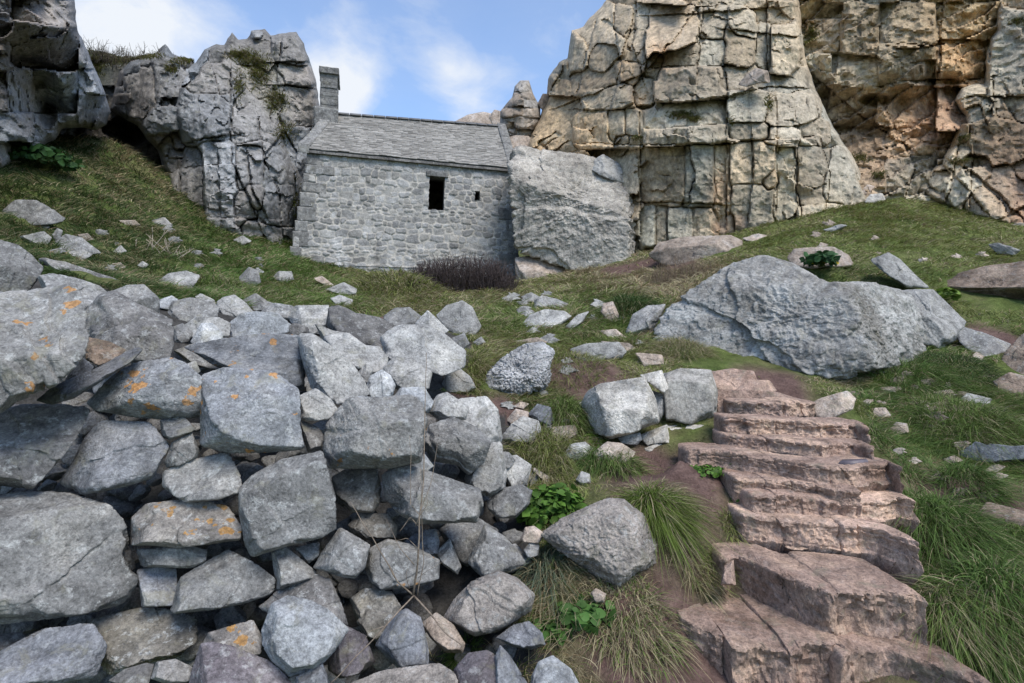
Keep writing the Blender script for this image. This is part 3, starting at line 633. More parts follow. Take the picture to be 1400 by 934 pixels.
    G('small pinkish ledge right of the longer ledge by the cliff', '1014,326 1035,319 1052,322 1030,334', 13.6, 'tan', cat='stone', name=ST)
    G('smooth leaning boulder wedged against the right side of the chapel', '693,218 709,197 740,204 792,211 834,220 860,248 870,300 866,358 806,378 740,354 704,342 701,290 695,255', 16.9, 'leaning', top=.5, layer=.035, pit=.012, front=.25, sub=8, facets_n=8, steps=6)
    G('low rock underneath the smooth leaning boulder', '704,352 740,348 792,374 784,388 706,388', 16.6, 'tan')
    G('rounded lump on the shoulder of the smooth leaning boulder', '798,226 825,211 847,224 858,252 830,246', 17.0, 'pale')
    # ---- grass slope on the left
    G('large grey boulder alone on the left grass slope', '-2,292 20,273 50,274 76,288 92,301 70,307 30,309 3,303', None, 'grey', top=.9)
    G('flat pale rock on the grass below the lone left boulder', '24,324 60,316 71,325 65,335 44,334', None, 'pale', cat='stone', name=ST)
    G('small upright stone between the flat rocks on the left grass', '71,322 78,312 86,315 83,328 75,332', None, 'grey', cat='stone', name=ST)
    G('grey boulder with a sloping top right of the small upright stone', '73,332 90,320 112,325 140,346 110,350 84,342', None, 'grey')
    G('pale low stone in front of the sloping-topped boulder', '87,344 115,341 128,348 111,358', None, 'pale', cat='stone', name=ST)
    G('thin pale flat stone left of the low stone', '62,343 78,340 86,346 72,349', None, 'pale', cat='stone', name=ST, top=1.1)
    G('small pale stone on the left grass near the pale twigs', '152,346 165,335 174,344 160,350', None, 'pale', cat='stone', name=ST)
    G('tiny pale stone under the pale twigs', '187,363 195,357 204,362 195,369', None, 'pale', cat='stone', name=ST)
    G('tan flat stone left of the tiny pale stone', '150,361 165,359 173,366 158,369', None, 'tan', cat='stone', name=ST)
    G('angular boulder on the grass just above the pile', '210,388 230,374 255,370 274,377 263,394 255,403 235,405 214,396', 7.7, 'pale', facets=[(.9, .1, .5, .72)])
    G('leaning grey stone on the grass midway to the chapel', '327,379 340,365 353,370 357,386 345,394 329,390', None, 'grey')
    G('small stone just right of the leaning grey stone', '371,381 380,371 399,371 402,383 385,388', None, 'pale', cat='stone', name=ST)
    G('pale flat stone below the chapel wall\'s left end', '443,396 470,386 488,395 486,404 460,402', None, 'pale', cat='stone', name=ST)
    G('second pale stone, nearer the pile, below the chapel\'s left end', '451,408 465,403 483,410 479,420 460,418', None, 'pale', cat='stone', name=ST)
    G('narrow tan stone at the foot of the chapel wall', '428,381 440,377 457,390 451,396', None, 'tan', cat='stone', name=ST)
    G('whitish stone at the foot of the grey left cliff', '203,302 225,297 237,308 215,312', None, 'pale', cat='stone', name=ST)
    G('long low stone in the grass left of the grey cliff\'s foot', '158,302 185,301 194,309 170,308', None, 'tan', cat='stone', name=ST)
    G('pale stone at the base of the cliff beside the chapel', '318,328 332,322 345,330 330,336', None, 'pale', cat='stone', name=ST)
    G('small tan stone above the sloping-topped boulder', '104,321 120,319 129,328 112,332', None, 'tan', cat='stone', name=ST)
    # ---- stones right of the steps
    k2 = dict(cat='stone', name=ST)
    G('flat tan stone in the earth under the huge pitted boulder', '1202,537 1205,529 1225,529 1227,537 1215,539', None, 'tan', **k2)
    G('flat reddish stone on the small path right of the steps', '1268,537 1300,532 1306,538 1285,542', None, 'tan', **k2)
    G('whitish angular stone in the grass right of the small path', '1308,548 1322,537 1356,545 1361,553 1335,556', None, 'pale', **k2)
    G('rounded tan stone beside the upper end of the steps', '1192,570 1195,558 1210,557 1219,568 1205,574', None, 'tan', **k2)
    G('little pinkish block in grass right of the plaque step', '1214,587 1225,577 1240,579 1243,591 1228,595', None, 'tan', **k2)
    G('small block under the end of the cracked grey rock', '1323,491 1335,481 1346,487 1344,494', None, 'tan', **k2)
    G('long bluish rock sunk in the right grass', '1306,622 1335,603 1356,612 1400,609 1440,612 1430,632 1350,634 1320,628', None, 'slate')
    G('flat tan stone left of a tussock below the bluish rock', '1340,645 1360,634 1376,638 1362,648', None, 'tan', **k2)
    G('flat tan stone lying below the bluish rock', '1345,658 1365,646 1380,650 1366,660', None, 'tan', **k2)
    G('brownish boulder beside the muddy gully on the right', '1333,702 1350,686 1400,699 1440,716 1430,730 1370,728 1339,717', None, 'brown')
    G('small grey boulder in the grass right of the two lowest steps', '1303,801 1325,796 1346,808 1358,819 1340,826 1313,814', None, 'pale', **k2)
    G('rough brown rock at the top of the right-hand path', '1356,522 1380,509 1402,514 1420,545 1375,540', None, 'brown', **k2)
    G('thin tan stone half sunk in the small path', '1232,550 1255,546 1268,550 1250,556', None, 'tan', **k2)
    G('thin tan stone at the upper edge of the small path', '1285,552 1300,545 1312,548 1300,556', None, 'tan', **k2)
    G('little tan stone left of the muddy gully', '1288,628 1305,622 1318,630 1300,636', None, 'tan', **k2)
    G('squared pale stone at the top right of the steps', '1055,527 1095,525 1098,540 1062,543', 5.9, 'tan', **k2)
    # ---- pebbles on the worn small path
    rs = np.random.RandomState(5)
    for k in range(22):
        px = rs.uniform(1165, 1330); py = 528 + rs.uniform(0, 22) + (px - 1165) * 0.06
        r = rs.uniform(2.2, 5.5)
        an = np.sort(rs.uniform(0, 6.28, 8))
        G('pebble on the worn path under the huge pitted boulder', [(px + r * 1.5 * math.cos(a), py + r * .7 * math.sin(a)) for a in an] + [(px + 1.5 * r, py), (px - 1.5 * r, py), (px, py - .6 * r)], None, 'tan', cat='pebble', name='pebble', group='pebbles on the worn path', sub=4)

def depth_wall(px, py):
    """how far away the face of the stone pile is at a pixel"""
    P = np.array([(0, 934, 2.7), (300, 934, 2.7), (560, 934, 2.75), (720, 934, 2.75), (0, 700, 2.95), (300, 700, 3.1), (550, 700, 3.35), (680, 760, 3.5), (720, 690, 4.1), (0, 560, 3.2), (200, 560, 3.35),
                  (350, 560, 3.5), (500, 580, 3.7), (650, 600, 4.2), (200, 500, 3.8), (400, 480, 4.4), (550, 480, 5.0), (640, 500, 5.6), (100, 410, 5.0), (300, 420, 6.0), (450, 430, 6.3), (560, 430, 7.0)], float)
    d = (P[:, 0] - px) ** 2 + (1.5 * (P[:, 1] - py)) ** 2 + 60
    w = d ** -1.5
    return float((w * P[:, 2]).sum() / w.sum())
def build_chinking():
    """small stones packed into the gaps of the wall and the pile"""
    rs = np.random.RandomState(21)
    region = [(-40, 560), (60, 540), (120, 480), (240, 440), (400, 450), (520, 440), (600, 470), (640, 540), (700, 620), (730, 700), (740, 800), (760, 950), (-40, 950)]
    protos = []
    for k in range(10):
        an = np.sort(rs.uniform(0, 6.28, 7)); r = 40
        poly = [(700 + r * math.cos(a) * rs.uniform(.8, 1.3), 467 + r * math.sin(a) * rs.uniform(.6, 1.0)) for a in an] + [(700 - r, 467), (700 + r, 467), (700, 467 - .7 * r), (700, 467 + .7 * r)]
        c, P, Fa, s = rock_mesh(poly, 3.0, 900 + k, sub=5, chips=8, fit=False)
        me_o = mesh_obj('chink_stone', P / s, Fa, M['dark' if k % 2 else 'grey'])
        protos.append(me_o)
    n = 0; tries = 0
    pts = []
    while n < 300 and tries < 9000:
        tries += 1
        px = rs.uniform(-40, 740); py = rs.uniform(440, 940)
        if not pip([px], [py], region)[0]: continue
        # keep to the gaps: not deep inside a large stone's outline
        inside = 0
        for H, y0, y1 in ROCKS[:110]:
            if pip([px], [py], H)[0]:
                H_ = np.array(H); dd = np.abs(H_ - (px, py)).sum(1).min(); inside = max(inside, 1)
        if inside and rs.rand() < 0.90: continue
        if any((px - a) ** 2 + (py - b) ** 2 < 12 ** 2 for a, b in pts): continue
        pts.append((px, py))
        Y = depth_wall(px, py) + rs.uniform(0.14, 0.34)
        src = protos[n % 10]
        o = src if n < 10 else src.copy()
        if n >= 10: COL.objects.link(o)
        o.location = un(px, py, Y); k = rs.uniform(0.08, 0.19) * (0.7 + 0.1 * Y)
        o.scale = (k, k, k); o.rotation_euler = tuple(rs.uniform(-.5, .5, 3))
        tag(o, 'small dark chink stone packed in a gap between the larger wall stones', 'stone', 'small stones filling gaps of the wall')
        n += 1
    for o in protos[n:]: bpy.data.objects.remove(o)

def build_turf_stones():
    """small stones half sunk in the turf"""
    rs = np.random.RandomState(31)
    areas = [((690, 880, 398, 470), 12, 'small half-buried pale stone in the turf between the chapel and the huge boulder', 'pale'), ((690, 800, 470, 600), 8, 'small half-buried stone in the grassy gully right of the pile', 'pale'),
             ((1190, 1390, 500, 680), 16, 'small half-buried tan stone in the grass bank right of the steps', 'tan'), ((20, 390, 300, 390), 14, 'small half-buried grey stone in the left grass slope', 'grey'), ((1050, 1390, 300, 380), 8, 'small half-buried stone in the grass of the hill below the right cliff', 'tan')]
    for (x0, x1, y0, y1), n, lab, mt in areas:
        k = 0; tr = 0
        while k < n and tr < 300:
            tr += 1
            px, py = rs.uniform(x0, x1), rs.uniform(y0, y1)
            if any(pip([px], [py], H)[0] for H, a, b in ROCKS) or pip([px], [py], PILEPOLY)[0] or pip([px], [py], STEPPOLY)[0]: continue
            r = rs.uniform(5, 12) * (.8 if py < 400 else 1.15); an = np.sort(rs.uniform(0, 6.28, 7))
            G(lab, [(px + 1.3 * r * math.cos(a) * rs.uniform(.8, 1.1), py + .62 * r * math.sin(a)) for a in an] + [(px - 1.3 * r, py + .1 * r), (px + 1.3 * r, py + .2 * r), (px - .3 * r, py - .65 * r), (px, py + .5 * r)], None, mt, cat='stone', name='half_buried_stone', group=lab.replace('small half-buried', 'half-buried').replace(' stone ', ' stones '), sub=6, top=1.0)
            k += 1
# ------------------------------------------------------------------ rock-cut steps
def step(label, edge, z, riser, tread, joints=(), seed=0, amp=1.0, tilt=0.0, mat='step', name='stone_step', lip=0.0):
    """one step: its front top edge follows photograph pixels on the level z"""
    rs = np.random.RandomState(seed + 50)
    E = np.array(edge, float)
    n = 190
    s = np.concatenate([[0], np.cumsum(np.hypot(np.diff(E[:, 0]), np.diff(E[:, 1])))]); u = np.linspace(0, s[-1], n)
    ex = np.interp(u, s, E[:, 0]); ey = np.interp(u, s, E[:, 1])
    zz = z + tilt * np.linspace(-.5, .5, n)
    Y = zz * F / (CY - ey)
    P = un(ex, ey, Y)
    k = np.ones(9) / 9
    for a in range(2): P[:, a] = np.convolve(np.pad(P[:, a], 4, mode='edge'), k, 'valid')
    bx = np.interp(u, s, np.arange(len(E)))
    # block by block offsets
    js = sorted(joints); bi = np.searchsorted(js, ex) if js else np.zeros(n, int)
    fo = rs.uniform(-.018, .018, len(js) + 1); to = rs.uniform(-.010, .010, len(js) + 1)
    near = np.array([min([abs(x - j) for j in js], default=999) for x in ex])
    T = np.gradient(P, axis=0); T[:, 2] = 0; T /= np.linalg.norm(T, axis=1)[:, None]
    Nn = np.stack([T[:, 1], -T[:, 0], 0 * T[:, 0]], 1)     # towards the viewer
    Nn[:] = (0, -1, 0)
    sz = riser
    prof = []
    for q in np.linspace(0, 1, 18): prof.append((0.03 * (1 - q) - .02 * math.sin(q * 3.1), -sz * (1 - q) - .02 * q))     # riser
    for q in np.linspace(.15, 1, 5): prof.append((-0.025 * q, -0.014 + .014 * math.sin(q * 1.57)))
    for q in np.linspace(.06, 1, 22): prof.append((-0.025 - (tread - .025) * q, 0.003 * math.sin(q * 6)))
    for q in np.linspace(.1, 1, 8): prof.append((-tread, -(sz + .12) * q))
    for q in np.linspace(.1, .9, 5): prof.append((-tread + (tread + .0) * q, -(sz + .12)))
    prof = np.array(prof); m = len(prof)
    V = P[:, None, :] + Nn[:, None, :] * prof[None, :, :1]
    V[..., 2] += prof[None, :, 1]
    up = np.clip(1 + prof[:, 1] / sz, 0, 1)
    V += Nn[:, None, :] * (fo[bi][:, None, None] * amp)
    V[..., 2] += (to[bi] * amp)[:, None] * up[None, :]
    W = V.reshape(-1, 3)
    off = seed * 3.7
    d1 = fbm(W * 3.0 + off, 3); d2 = fbm(W * 11 + off, 4, .55, True); d3 = fbm(W * 40 + off, 3)
    big = fbm(col3(W[:, 0] * 2.2, W[:, 1] * 2.2, 0 * W[:, 2] + off), 2)
    front = np.clip(np.tile((prof[:, 0] > -.06).astype(float), n), 0, 1)
    nrm = np.repeat(Nn, m, 0)
    # ragged broken riser: chips scooped from below the lip
    lip_w = np.tile(np.clip(-prof[:, 1] / sz, 0, 1) ** .6, n) * front
    W += nrm * ((0.035 * d1 + 0.030 * d2 + .012 * d3) * front * amp + .06 * big * amp - 0.05 * lip_w * np.clip(.2 + 1.6 * d1, 0, 1) * amp + lip * lip_w)[:, None]
    hs = W[:, 2] * 16 + 2.2 * fbm(W * np.array([1.5, 1.5, 1.0]) + off + 3, 3); fr = hs - np.floor(hs)
    W += nrm * (.020 * (fr - .5) * front * np.clip(.5 + 1.5 * fbm(W * 2 + 8, 2), 0, 1) * amp)[:, None]
    W[:, 2] += (0.012 * d1 + 0.008 * d2 + .004 * d3) * (1 - .5 * front) * amp
    fcx = np.floor(W[:, 0] * 7 + 1.4 * fbm(W * 3 + off + 20, 2)); hsh = np.sin(fcx * 12.9898 + seed * 4.1) * 43758.5453; hsh = hsh - np.floor(hsh); W += nrm * ((hsh - .5) * .035 * front * amp)[:, None]; W[:, 2] -= (np.clip(hsh - .6, 0, 1) * .035 * front * (1 - lip_w)) * amp
    cr = np.repeat(np.exp(-(near / 1.2) ** 2), m)
    cr = cr * np.clip(.3 + 1.5 * fbm(W * 6 + 3, 2), 0, 1); W -= nrm * (cr * 0.045 * front)[:, None]; W[:, 2] -= cr * .014 * (1 - front)
    V = W.reshape(n, m, 3)
    # rounded ends
    for i in range(6):
        f = math.sqrt(1 - (1 - i / 6) ** 2)
        for r in (i, n - 1 - i):
            c = V[r].mean(0); V[r] = c + (V[r] - c) * max(.02, f)
    o0 = P.mean(0) + (0, 0, -riser)
    o = mesh_obj(name, V.reshape(-1, 3) - o0, grid_faces(n, m, True), M[mat]); o.location = o0
    o.data.set_sharp_from_angle(angle=math.radians(34))
    tag(o, label, 'step', 'rock-cut steps climbing the slope')
    return o
def build_steps():
    S = step
    S('lowest reddish slab of the steps, half out of the bottom of the picture', [(905, 925), (960, 915), (1010, 930), (1060, 960), (1200, 1010)], -1.76, .2, .42, (1000,), 1)
    S('left slab of the broad wet step, its front edge broken and fluted', [(924, 842), (955, 855), (985, 862), (1000, 880), (1040, 872), (1075, 880), (1110, 878), (1150, 884), (1165, 892)], -1.53, .27, .55, (985, 1070), 2, 1.2)
    S('sloping tan slab lying at the bottom right of the steps', [(1155, 905), (1172, 884), (1215, 885), (1270, 902), (1330, 925), (1390, 960)], -1.535, .3, .42, (), 3, .9)
    S('largest step, a long thick block with folded layers in its front', [(985, 765), (1003, 752), (1040, 768), (1090, 790), (1130, 806), (1160, 803), (1210, 806), (1250, 812), (1274, 822)], -1.297, .30, .50, (1143,), 4, 1.1)
    S('fourth step up, with a loose grey stone at its right end', [(1010, 702), (1050, 706), (1100, 710), (1150, 716), (1180, 718), (1215, 726), (1256, 738)], -1.118, .16, .36, (1148, 1172), 5, 1.0)
    S('step with a long plain block ending in the grass on the right', [(1024, 676), (1060, 679), (1100, 682), (1150, 682), (1175, 684), (1230, 680), (1258, 686)], -1.01, .13, .3, (1062, 1100, 1169), 6)
    S('short step tucked under the step with the plaque', [(1000, 652), (1040, 655), (1080, 658), (1120, 662), (1150, 668), (1180, 670)], -.943, .10, .28, (1045, 1083), 7)
    S('widest upper step, a small dark plaque on its right block', [(938, 616), (980, 616), (1010, 620), (1060, 627), (1100, 634), (1140, 638), (1180, 635), (1220, 632), (1236, 640)], -.822, .135, .33, (1001, 1062, 1135), 8)
    S('step just above the widest one, with a pale chipped right corner', [(985, 592), (1030, 597), (1080, 602), (1120, 606), (1160, 603), (1190, 606), (1196, 614)], -.736, .10, .3, (1048, 1118), 9)
    S('step with a hollow under its left half, below the brown top block', [(990, 572), (1030, 573), (1070, 574), (1115, 577), (1150, 576), (1180, 576), (1188, 582)], -.622, .12, .3, (1060, 1090, 1118), 10, 1.2)
    S('crumbling brown step with a big pale-topped block at its right', [(990, 546), (1030, 550), (1070, 552), (1100, 550), (1116, 548)], -.53, .11, .35, (1070, 1095), 11, 1.2)
    for lab, pg, Y, m_ in (('topmost ledge of the steps beside the big speckled block', '966,532 972,508 1000,504 1030,507 1036,522 1022,536 990,538', 5.7, 'step'), ('small tan ledge in front of the topmost one', '1000,538 1022,519 1052,520 1062,535 1036,545 1008,546', 5.55, 'step'),
                       ('cracked low ledge just above the crumbling brown step', '972,552 978,532 1020,533 1062,536 1097,546 1104,556 1040,558 1000,557', 5.4, 'step')):
        rock('stone_step', lab, pg, Y, m_, 'step', 'rock-cut steps climbing the slope', top=1.1, side=.15)
    rock('stone_step', 'big pale-topped tan block at the right end of the crumbling step', '1108,552 1120,545 1158,534 1170,545 1166,560 1140,572 1118,572', 5.05, 'tan', 'step', 'rock-cut steps climbing the slope', top=.8)
    rock('stone', 'loose grey stone under the front edge of the fourth step', '1066,742 1080,732 1108,740 1112,752 1080,754', 3.62, 'step', 'stone')
    rock('stone', 'small brown stone right of the loose grey stone in the steps', '1118,745 1135,742 1146,752 1140,760 1122,758', 3.6, 'brown', 'stone')
    rock('stone', 'grey pointed stone at the right end of the fourth step', '1172,735 1185,722 1230,728 1250,742 1235,755 1205,757 1185,750', 3.72, 'grey', 'stone')
    rock('stone', 'low tan rock behind the right end of the largest step', '1165,788 1195,776 1222,778 1238,792 1215,796', 3.4, 'step', 'stone')
    rock('stone', 'brown corner stone at the left end of the largest step', '985,800 990,775 1003,765 1006,800', 3.3, 'step', 'stone')
    rock('stone', 'tan stone half buried in grass at the left of the steps', '980,668 1000,660 1012,668 1000,678', 4.2, 'step', 'stone')
    # the plaque let into the step
    mp = bpy.data.materials.new('plaque_metal'); t = NT(nodes_of(mp)); v, _ = t.coords(False)
    t.finish(t.ramp(t.noise(v, 30, 4), [(.3, (.09, .075, .09)), (.7, (.14, .12, .135))]), .5, t.noise(v, 80, 3), .3, .003, .5)
    zp = -.817
    c4 = [un(x, y, zp * F / (CY - y)) for x, y in ((1147, 633.6), (1187, 631.4), (1184, 628.6), (1152, 629.8))]
    b = np.array(c4); t_ = b + (0, 0, .008)
    c0 = b.mean(0)
    o = mesh_obj('plaque', np.concatenate([b - (0, 0, .03), t_]) - c0, [(4, 5, 6, 7), (0, 1, 5, 4), (1, 2, 6, 5), (2, 3, 7, 6), (3, 0, 4, 7), (3, 2, 1, 0)], mp, None, False)
    o.location = c0; tag(o, 'small dark flat plaque set into the tread of the widest upper step', 'plaque')
# ------------------------------------------------------------------ chapel
def masonry(L, H, seed, course=(0.10, 0.24), wid=(0.14, 0.46)):
    rs = np.random.RandomState(seed); rows = []; z = -1.0
    while z < H + .5:
        h = rs.uniform(*course); x = -1.0; xs = [x]
        while x < L + 1: x += rs.uniform(*wid) * (0.6 + h * 2); xs.append(x)
        rows.append((z, z + h, np.array(xs), rs.uniform(0, 1, len(xs)), rs.uniform(-1, 1, len(xs)))); z += h
    z0 = np.array([r[0] for r in rows])
    seedsP = np.array([((r[2][i] + r[2][i + 1]) / 2, (r[0] + r[1]) / 2 + rs.uniform(-.05, .05), (r[2][i + 1] - r[2][i]) / 2, (r[1] - r[0]) / 2 * rs.uniform(.8, 1.25), r[3][i], r[4][i], rs.normal(0, .10)) for r in rows for i in range(len(r[2]) - 1)])
    def f(x, z):
        q = col3(x * 3, z * 3, seed * 1.0)
        xw = x + .05 * perlin(q) + .02 * perlin(q * 4); zw = z + .05 * perlin(q * .9 + 40) + .02 * perlin(q * 4 + 9)
        zw += .05 * perlin(col3(x * .9, z * .2, seed + 3.3))
        m1 = np.full(len(x), 1e9); m2 = np.full(len(x), 1e9); idx = np.zeros(len(x), int)
        order = np.argsort(zw); zs_ = zw[order]
        for i, (cx_, cz_, hx, hz, t_, p_, ro) in enumerate(seedsP):
            a_, b_ = np.searchsorted(zs_, (cz_ - .45, cz_ + .45))
            if b_ <= a_: continue
            k = order[a_:b_]; k = k[np.abs(xw[k] - cx_) < .75]
            if not len(k): continue
            u = xw[k] - cx_; v = zw[k] - cz_; u, v = u + ro * v, v - ro * u
            m = ((np.abs(u) / hx) ** 4 + (np.abs(v) / hz) ** 4) ** .25
            lt = m < m1[k]; m2[k] = np.where(lt, m1[k], np.minimum(m2[k], m)); idx[k] = np.where(lt, i, idx[k]); m1[k] = np.where(lt, m, m1[k])
        e = np.clip((m2 - m1), 0, 2) * np.minimum(seedsP[idx, 2], seedsP[idx, 3]) * .55
        return e, seedsP[idx, 4], seedsP[idx, 5]
    return f
def build_chapel():
    base_c = un(550, 385, 17.4)
    root = empty('chapel', base_c)
    tag(root, 'small grey stone chapel with slate roof and bellcote, built across the gap between the cliffs', 'chapel')
    def loc(V): return np.asarray(V) - base_c
    # corners
    BL, BR = un(394, 372, 16.5), un(705, 390, 18.25); BL[2] = min(BL[2], BL[2]); 
    bot = min(BL[2], BR[2]) - .45
    TL, TR = un(424, 203, 16.75), un(696, 229, 18.32)
    BLg = BL + (BL - TL) * ((BL[2] - bot) / (TL[2] - BL[2])); BRg = BR + (BR - TR) * ((BR[2] - bot) / (TR[2] - BR[2]))
    RL, RR = un(461, 158, 18.55), un(680, 174.5, 20.05)
    wd = TR - TL; wd /= np.linalg.norm(wd); wn = np.cross(wd, (0, 0, 1)); wn /= np.linalg.norm(wn)   # towards the viewer
    if wn[1] > 0: wn = -wn
    def mirror(P, R): d = (R - P); return P + 2 * (d @ -wn) * -wn          # the back eaves
    TLb, TRb = mirror(TL, RL), mirror(TR, RR); BLb, BRb = mirror(BLg, RL), mirror(BRg, RR)
    ms = bpy.data.materials.new('chapel_rubble'); t = NT(nodes_of(ms)); v, _ = t.coords(False)
    at = t.n('ShaderNodeAttribute', attribute_name='col').outputs['Color']
    n1 = t.noise(v, 5, 6, .65); n2 = t.noise(v, 28, 5, .7); n3 = t.noise(v, .8, 4, .6)
    c = t.mix(.8, at, t.ramp(n1, [(.3, .6), (.5, 1.0), (.7, 1.3)]), 'MULTIPLY')
    c = t.mix(.7, c, t.ramp(n2, [(.3, .6), (.5, 1.0), (.7, 1.35)]), 'MULTIPLY')
    c = t.mix(.5, c, t.ramp(n3, [(.3, .7), (.5, 1.0), (.7, 1.2)]), 'MULTIPLY')
    t.finish(c, .9, t.math('ADD', n1, n2), .6, .02, .2)
    Vs, Fs, Cs = [], [], []; cnt = 0
    def patch(A, B, C, D, nu, nv, seed, holes=(), top=None, nrm=None):
        """A bottom-left, B bottom-right, C top-right, D top-left; relief of rubble courses"""
        nonlocal cnt
        A, B, C, D = map(np.asarray, (A, B, C, D))
        u = np.linspace(0, 1, nu); v_ = np.linspace(0, 1, nv)
        U, Vv = np.meshgrid(u, v_, indexing='ij'); U = U.ravel(); Vv = Vv.ravel()
        P = ((1 - U) * (1 - Vv))[:, None] * A + (U * (1 - Vv))[:, None] * B + (U * Vv)[:, None] * C + ((1 - U) * Vv)[:, None] * D
        if top is not None: P = P + (Vv * np.interp(U, [p[0] for p in top], [p[1] for p in top]))[:, None] * np.array([0, 0, 1.])
        n = np.cross(B - A, D - A); n /= np.linalg.norm(n)
        if nrm is not None and n @ nrm < 0: n = -n
        L = np.linalg.norm(B - A); H = np.linalg.norm(D - A)
        x = U * L; z = P[:, 2] - A[2]
        e, ti, pu = masonry(L, 8, seed)(x, z)
        jw = .012 + .010 * perlin(P * 2.2)
        k = np.clip((e - jw * .3) / (jw + .012), 0, 1); k = k * k * (3 - 2 * k)
        # smeared mortar hides some of the joints
        sm = np.clip(.35 + 1.3 * fbm(P * 1.4 + 8, 3), 0, 1)
        dpt = (k - 1) * .024 * (1 - .6 * sm) + k * pu * .02 + .02 * fbm(P * 6, 3) + .008 * fbm(P * 22, 2)
        P = P + n * dpt[:, None]
        st = np.stack([.19 + .19 * ti, .19 + .19 * ti, .19 + .185 * ti], 1)
        warm = np.clip(np.sin(ti * 57) - .35, 0, 1)[:, None]; st = st * (1 - .2 * warm * np.array([0, .25, .7]))
        mo = np.array([.42, .40, .36]) * (1 + .25 * fbm(P * 3, 3))[:, None]
        col = st * k[:, None] + mo * (1 - k[:, None]); pt = np.clip(.5 + 1.6 * fbm(P * 1.1 + 20, 3), 0, 1)[:, None]; col = col * (1 - .38 * pt) + .38 * pt * np.array([.33, .325, .31])
        # white lime drips and damp near the foot
        for (du, dz, w, h, cc) in ((.20, .55, .035, .5, .62), (.37, .8, .03, .45, .08), (.17, 1.1, .03, .3, .5), (.62, 2.5, .015, .5, .5)):
            m_ = np.clip(1.2 - np.abs(U - du + .02 * fbm(P * 2.5, 2)) / w, 0, 1) * np.clip(1.2 - np.abs(z - .45 - dz) / h, 0, 1) * np.clip(.5 + 1.5 * fbm(P * 6 + 3, 3), 0, 1) if nrm is not None else 0 * U
            col = col * (1 - .8 * m_[:, None]) + cc * .8 * m_[:, None]
        Fq = grid_faces(nu, nv)
        if holes:
            fc = Fq.reshape(-1, 4); cu = U[fc].mean(1); cv = Vv[fc].mean(1)
            keep = np.ones(len(fc), bool)
            for u0, u1, v0, v1 in holes:
                w = .004 * fbm(col3(cu * 40, cv * 40, 0 * cu), 2)
                keep &= ~((cu + w > u0) & (cu + w < u1) & (cv + w * 2 > v0) & (cv + w * 2 < v1))
            Fq = fc[keep]
        Vs.append(P); Fs.append(Fq + cnt); Cs.append(col); cnt += len(P)
    def uv_of(px, py):
        """where a pixel falls on the front wall"""
        best = None
        for it in range(2):
            uu, vv = np.meshgrid(np.linspace(0, 1, 300), np.linspace(0, 1, 300), indexing='ij')
            P = ((1 - uu) * (1 - vv))[..., None] * BLg + (uu * (1 - vv))[..., None] * BRg + (uu * vv)[..., None] * TR + ((1 - uu) * vv)[..., None] * TL
            d = (P[..., 0] / P[..., 1] * F + CX - px) ** 2 + (CY - P[..., 2] / P[..., 1] * F - py) ** 2
            i = np.unravel_index(d.argmin(), d.shape); return uu[i], vv[i]
    wins = []
    for x0, y0, x1, y1 in ((585.5, 243, 608, 286), (649, 261.5, 656.5, 273.5)):
        a = uv_of(x0, y1); b = uv_of(x1, y0); wins.append((a[0], b[0], a[1], b[1]))
    holes = [tuple(w) for w in wins]
    patch(BLg, BRg, TR, TL, 380, 210, 5, holes, nrm=wn)
    gh = (RL[2] - TL[2])
    patch(BLb, BLg, TL, TLb, 120, 160, 6, top=[(0, 0), (.5, gh), (1, 0)], nrm=-wd)
    gh2 = (RR[2] - TR[2])
    patch(BRg, BRb, TRb, TR, 120, 160, 7, top=[(0, 0), (.5, gh2), (1, 0)], nrm=wd)
    patch(BRb, BLb, TLb, TRb, 160, 90, 8, nrm=-wn)
    wall = mesh_obj('wall', loc(np.concatenate(Vs)), np.concatenate(Fs), ms, root, True, {'col': np.concatenate(Cs)})
    # window reveals: stone jambs running back into the dark room
    mdark = bpy.data.materials.new('window_reveal_stone'); t = NT(nodes_of(mdark)); v, _ = t.coords(False)
    t.finish(t.ramp(t.noise(v, 7, 5), [(.3, (.12, .12, .12)), (.7, (.2, .2, .195))]), .9, t.noise(v, 14, 5), .7, .03, .2)
    Q = lambda u, v__: (1 - u) * (1 - v__) * BLg + u * (1 - v__) * BRg + u * v__ * TR + (1 - u) * v__ * TL
    for w in wins:
        u0, u1, v0, v1 = w; e = .004
        c = [Q(u0 - e, v0 - e * 2), Q(u1 + e, v0 - e * 2), Q(u1 + e, v1 + e * 2), Q(u0 - e, v1 + e * 2)]
        back = [p - wn * .75 for p in c]; fr = [p - wn * .03 for p in c]
        cen = np.mean(fr, 0); out_ = [cen + (p - cen) * 1.35 for p in fr]; outb = [p - wn * .75 for p in out_]
        V = fr + back + out_ + outb
        Fw = []
        for i in range(4):
            j = (i + 1) % 4
            Fw += [(i, j, 4 + j, 4 + i), (8 + i, 12 + i, 12 + j, 8 + j), (i, 8 + i, 8 + j, j), (4 + i, 4 + j, 12 + j, 12 + i)]
        mesh_obj('window', loc(V), Fw, mdark, root, False)
    # lintel over the larger window, flush and slightly proud
    def blocky(name, cen, ax, dims, mat, seed, parent=root, amp=.02, nn=14):
        ax = [np.asarray(a) for a in ax]
        bm = bmesh.new(); bmesh.ops.create_cube(bm, size=2); bmesh.ops.subdivide_edges(bm, edges=bm.edges[:], cuts=nn, use_grid_fill=True)
        P = np.array([q.co[:] for q in bm.verts]); Fb = np.array([[q.index for q in f.verts] for f in bm.faces]); bm.free()
        R = np.sign(P) * np.abs(P) ** .97
        W_ = sum(R[:, [i]] * (dims[i] * ax[i])[None, :] for i in range(3)) + cen
        nr = P / np.linalg.norm(P, axis=1)[:, None]; nd = sum(nr[:, [i]] * ax[i][None, :] for i in range(3))
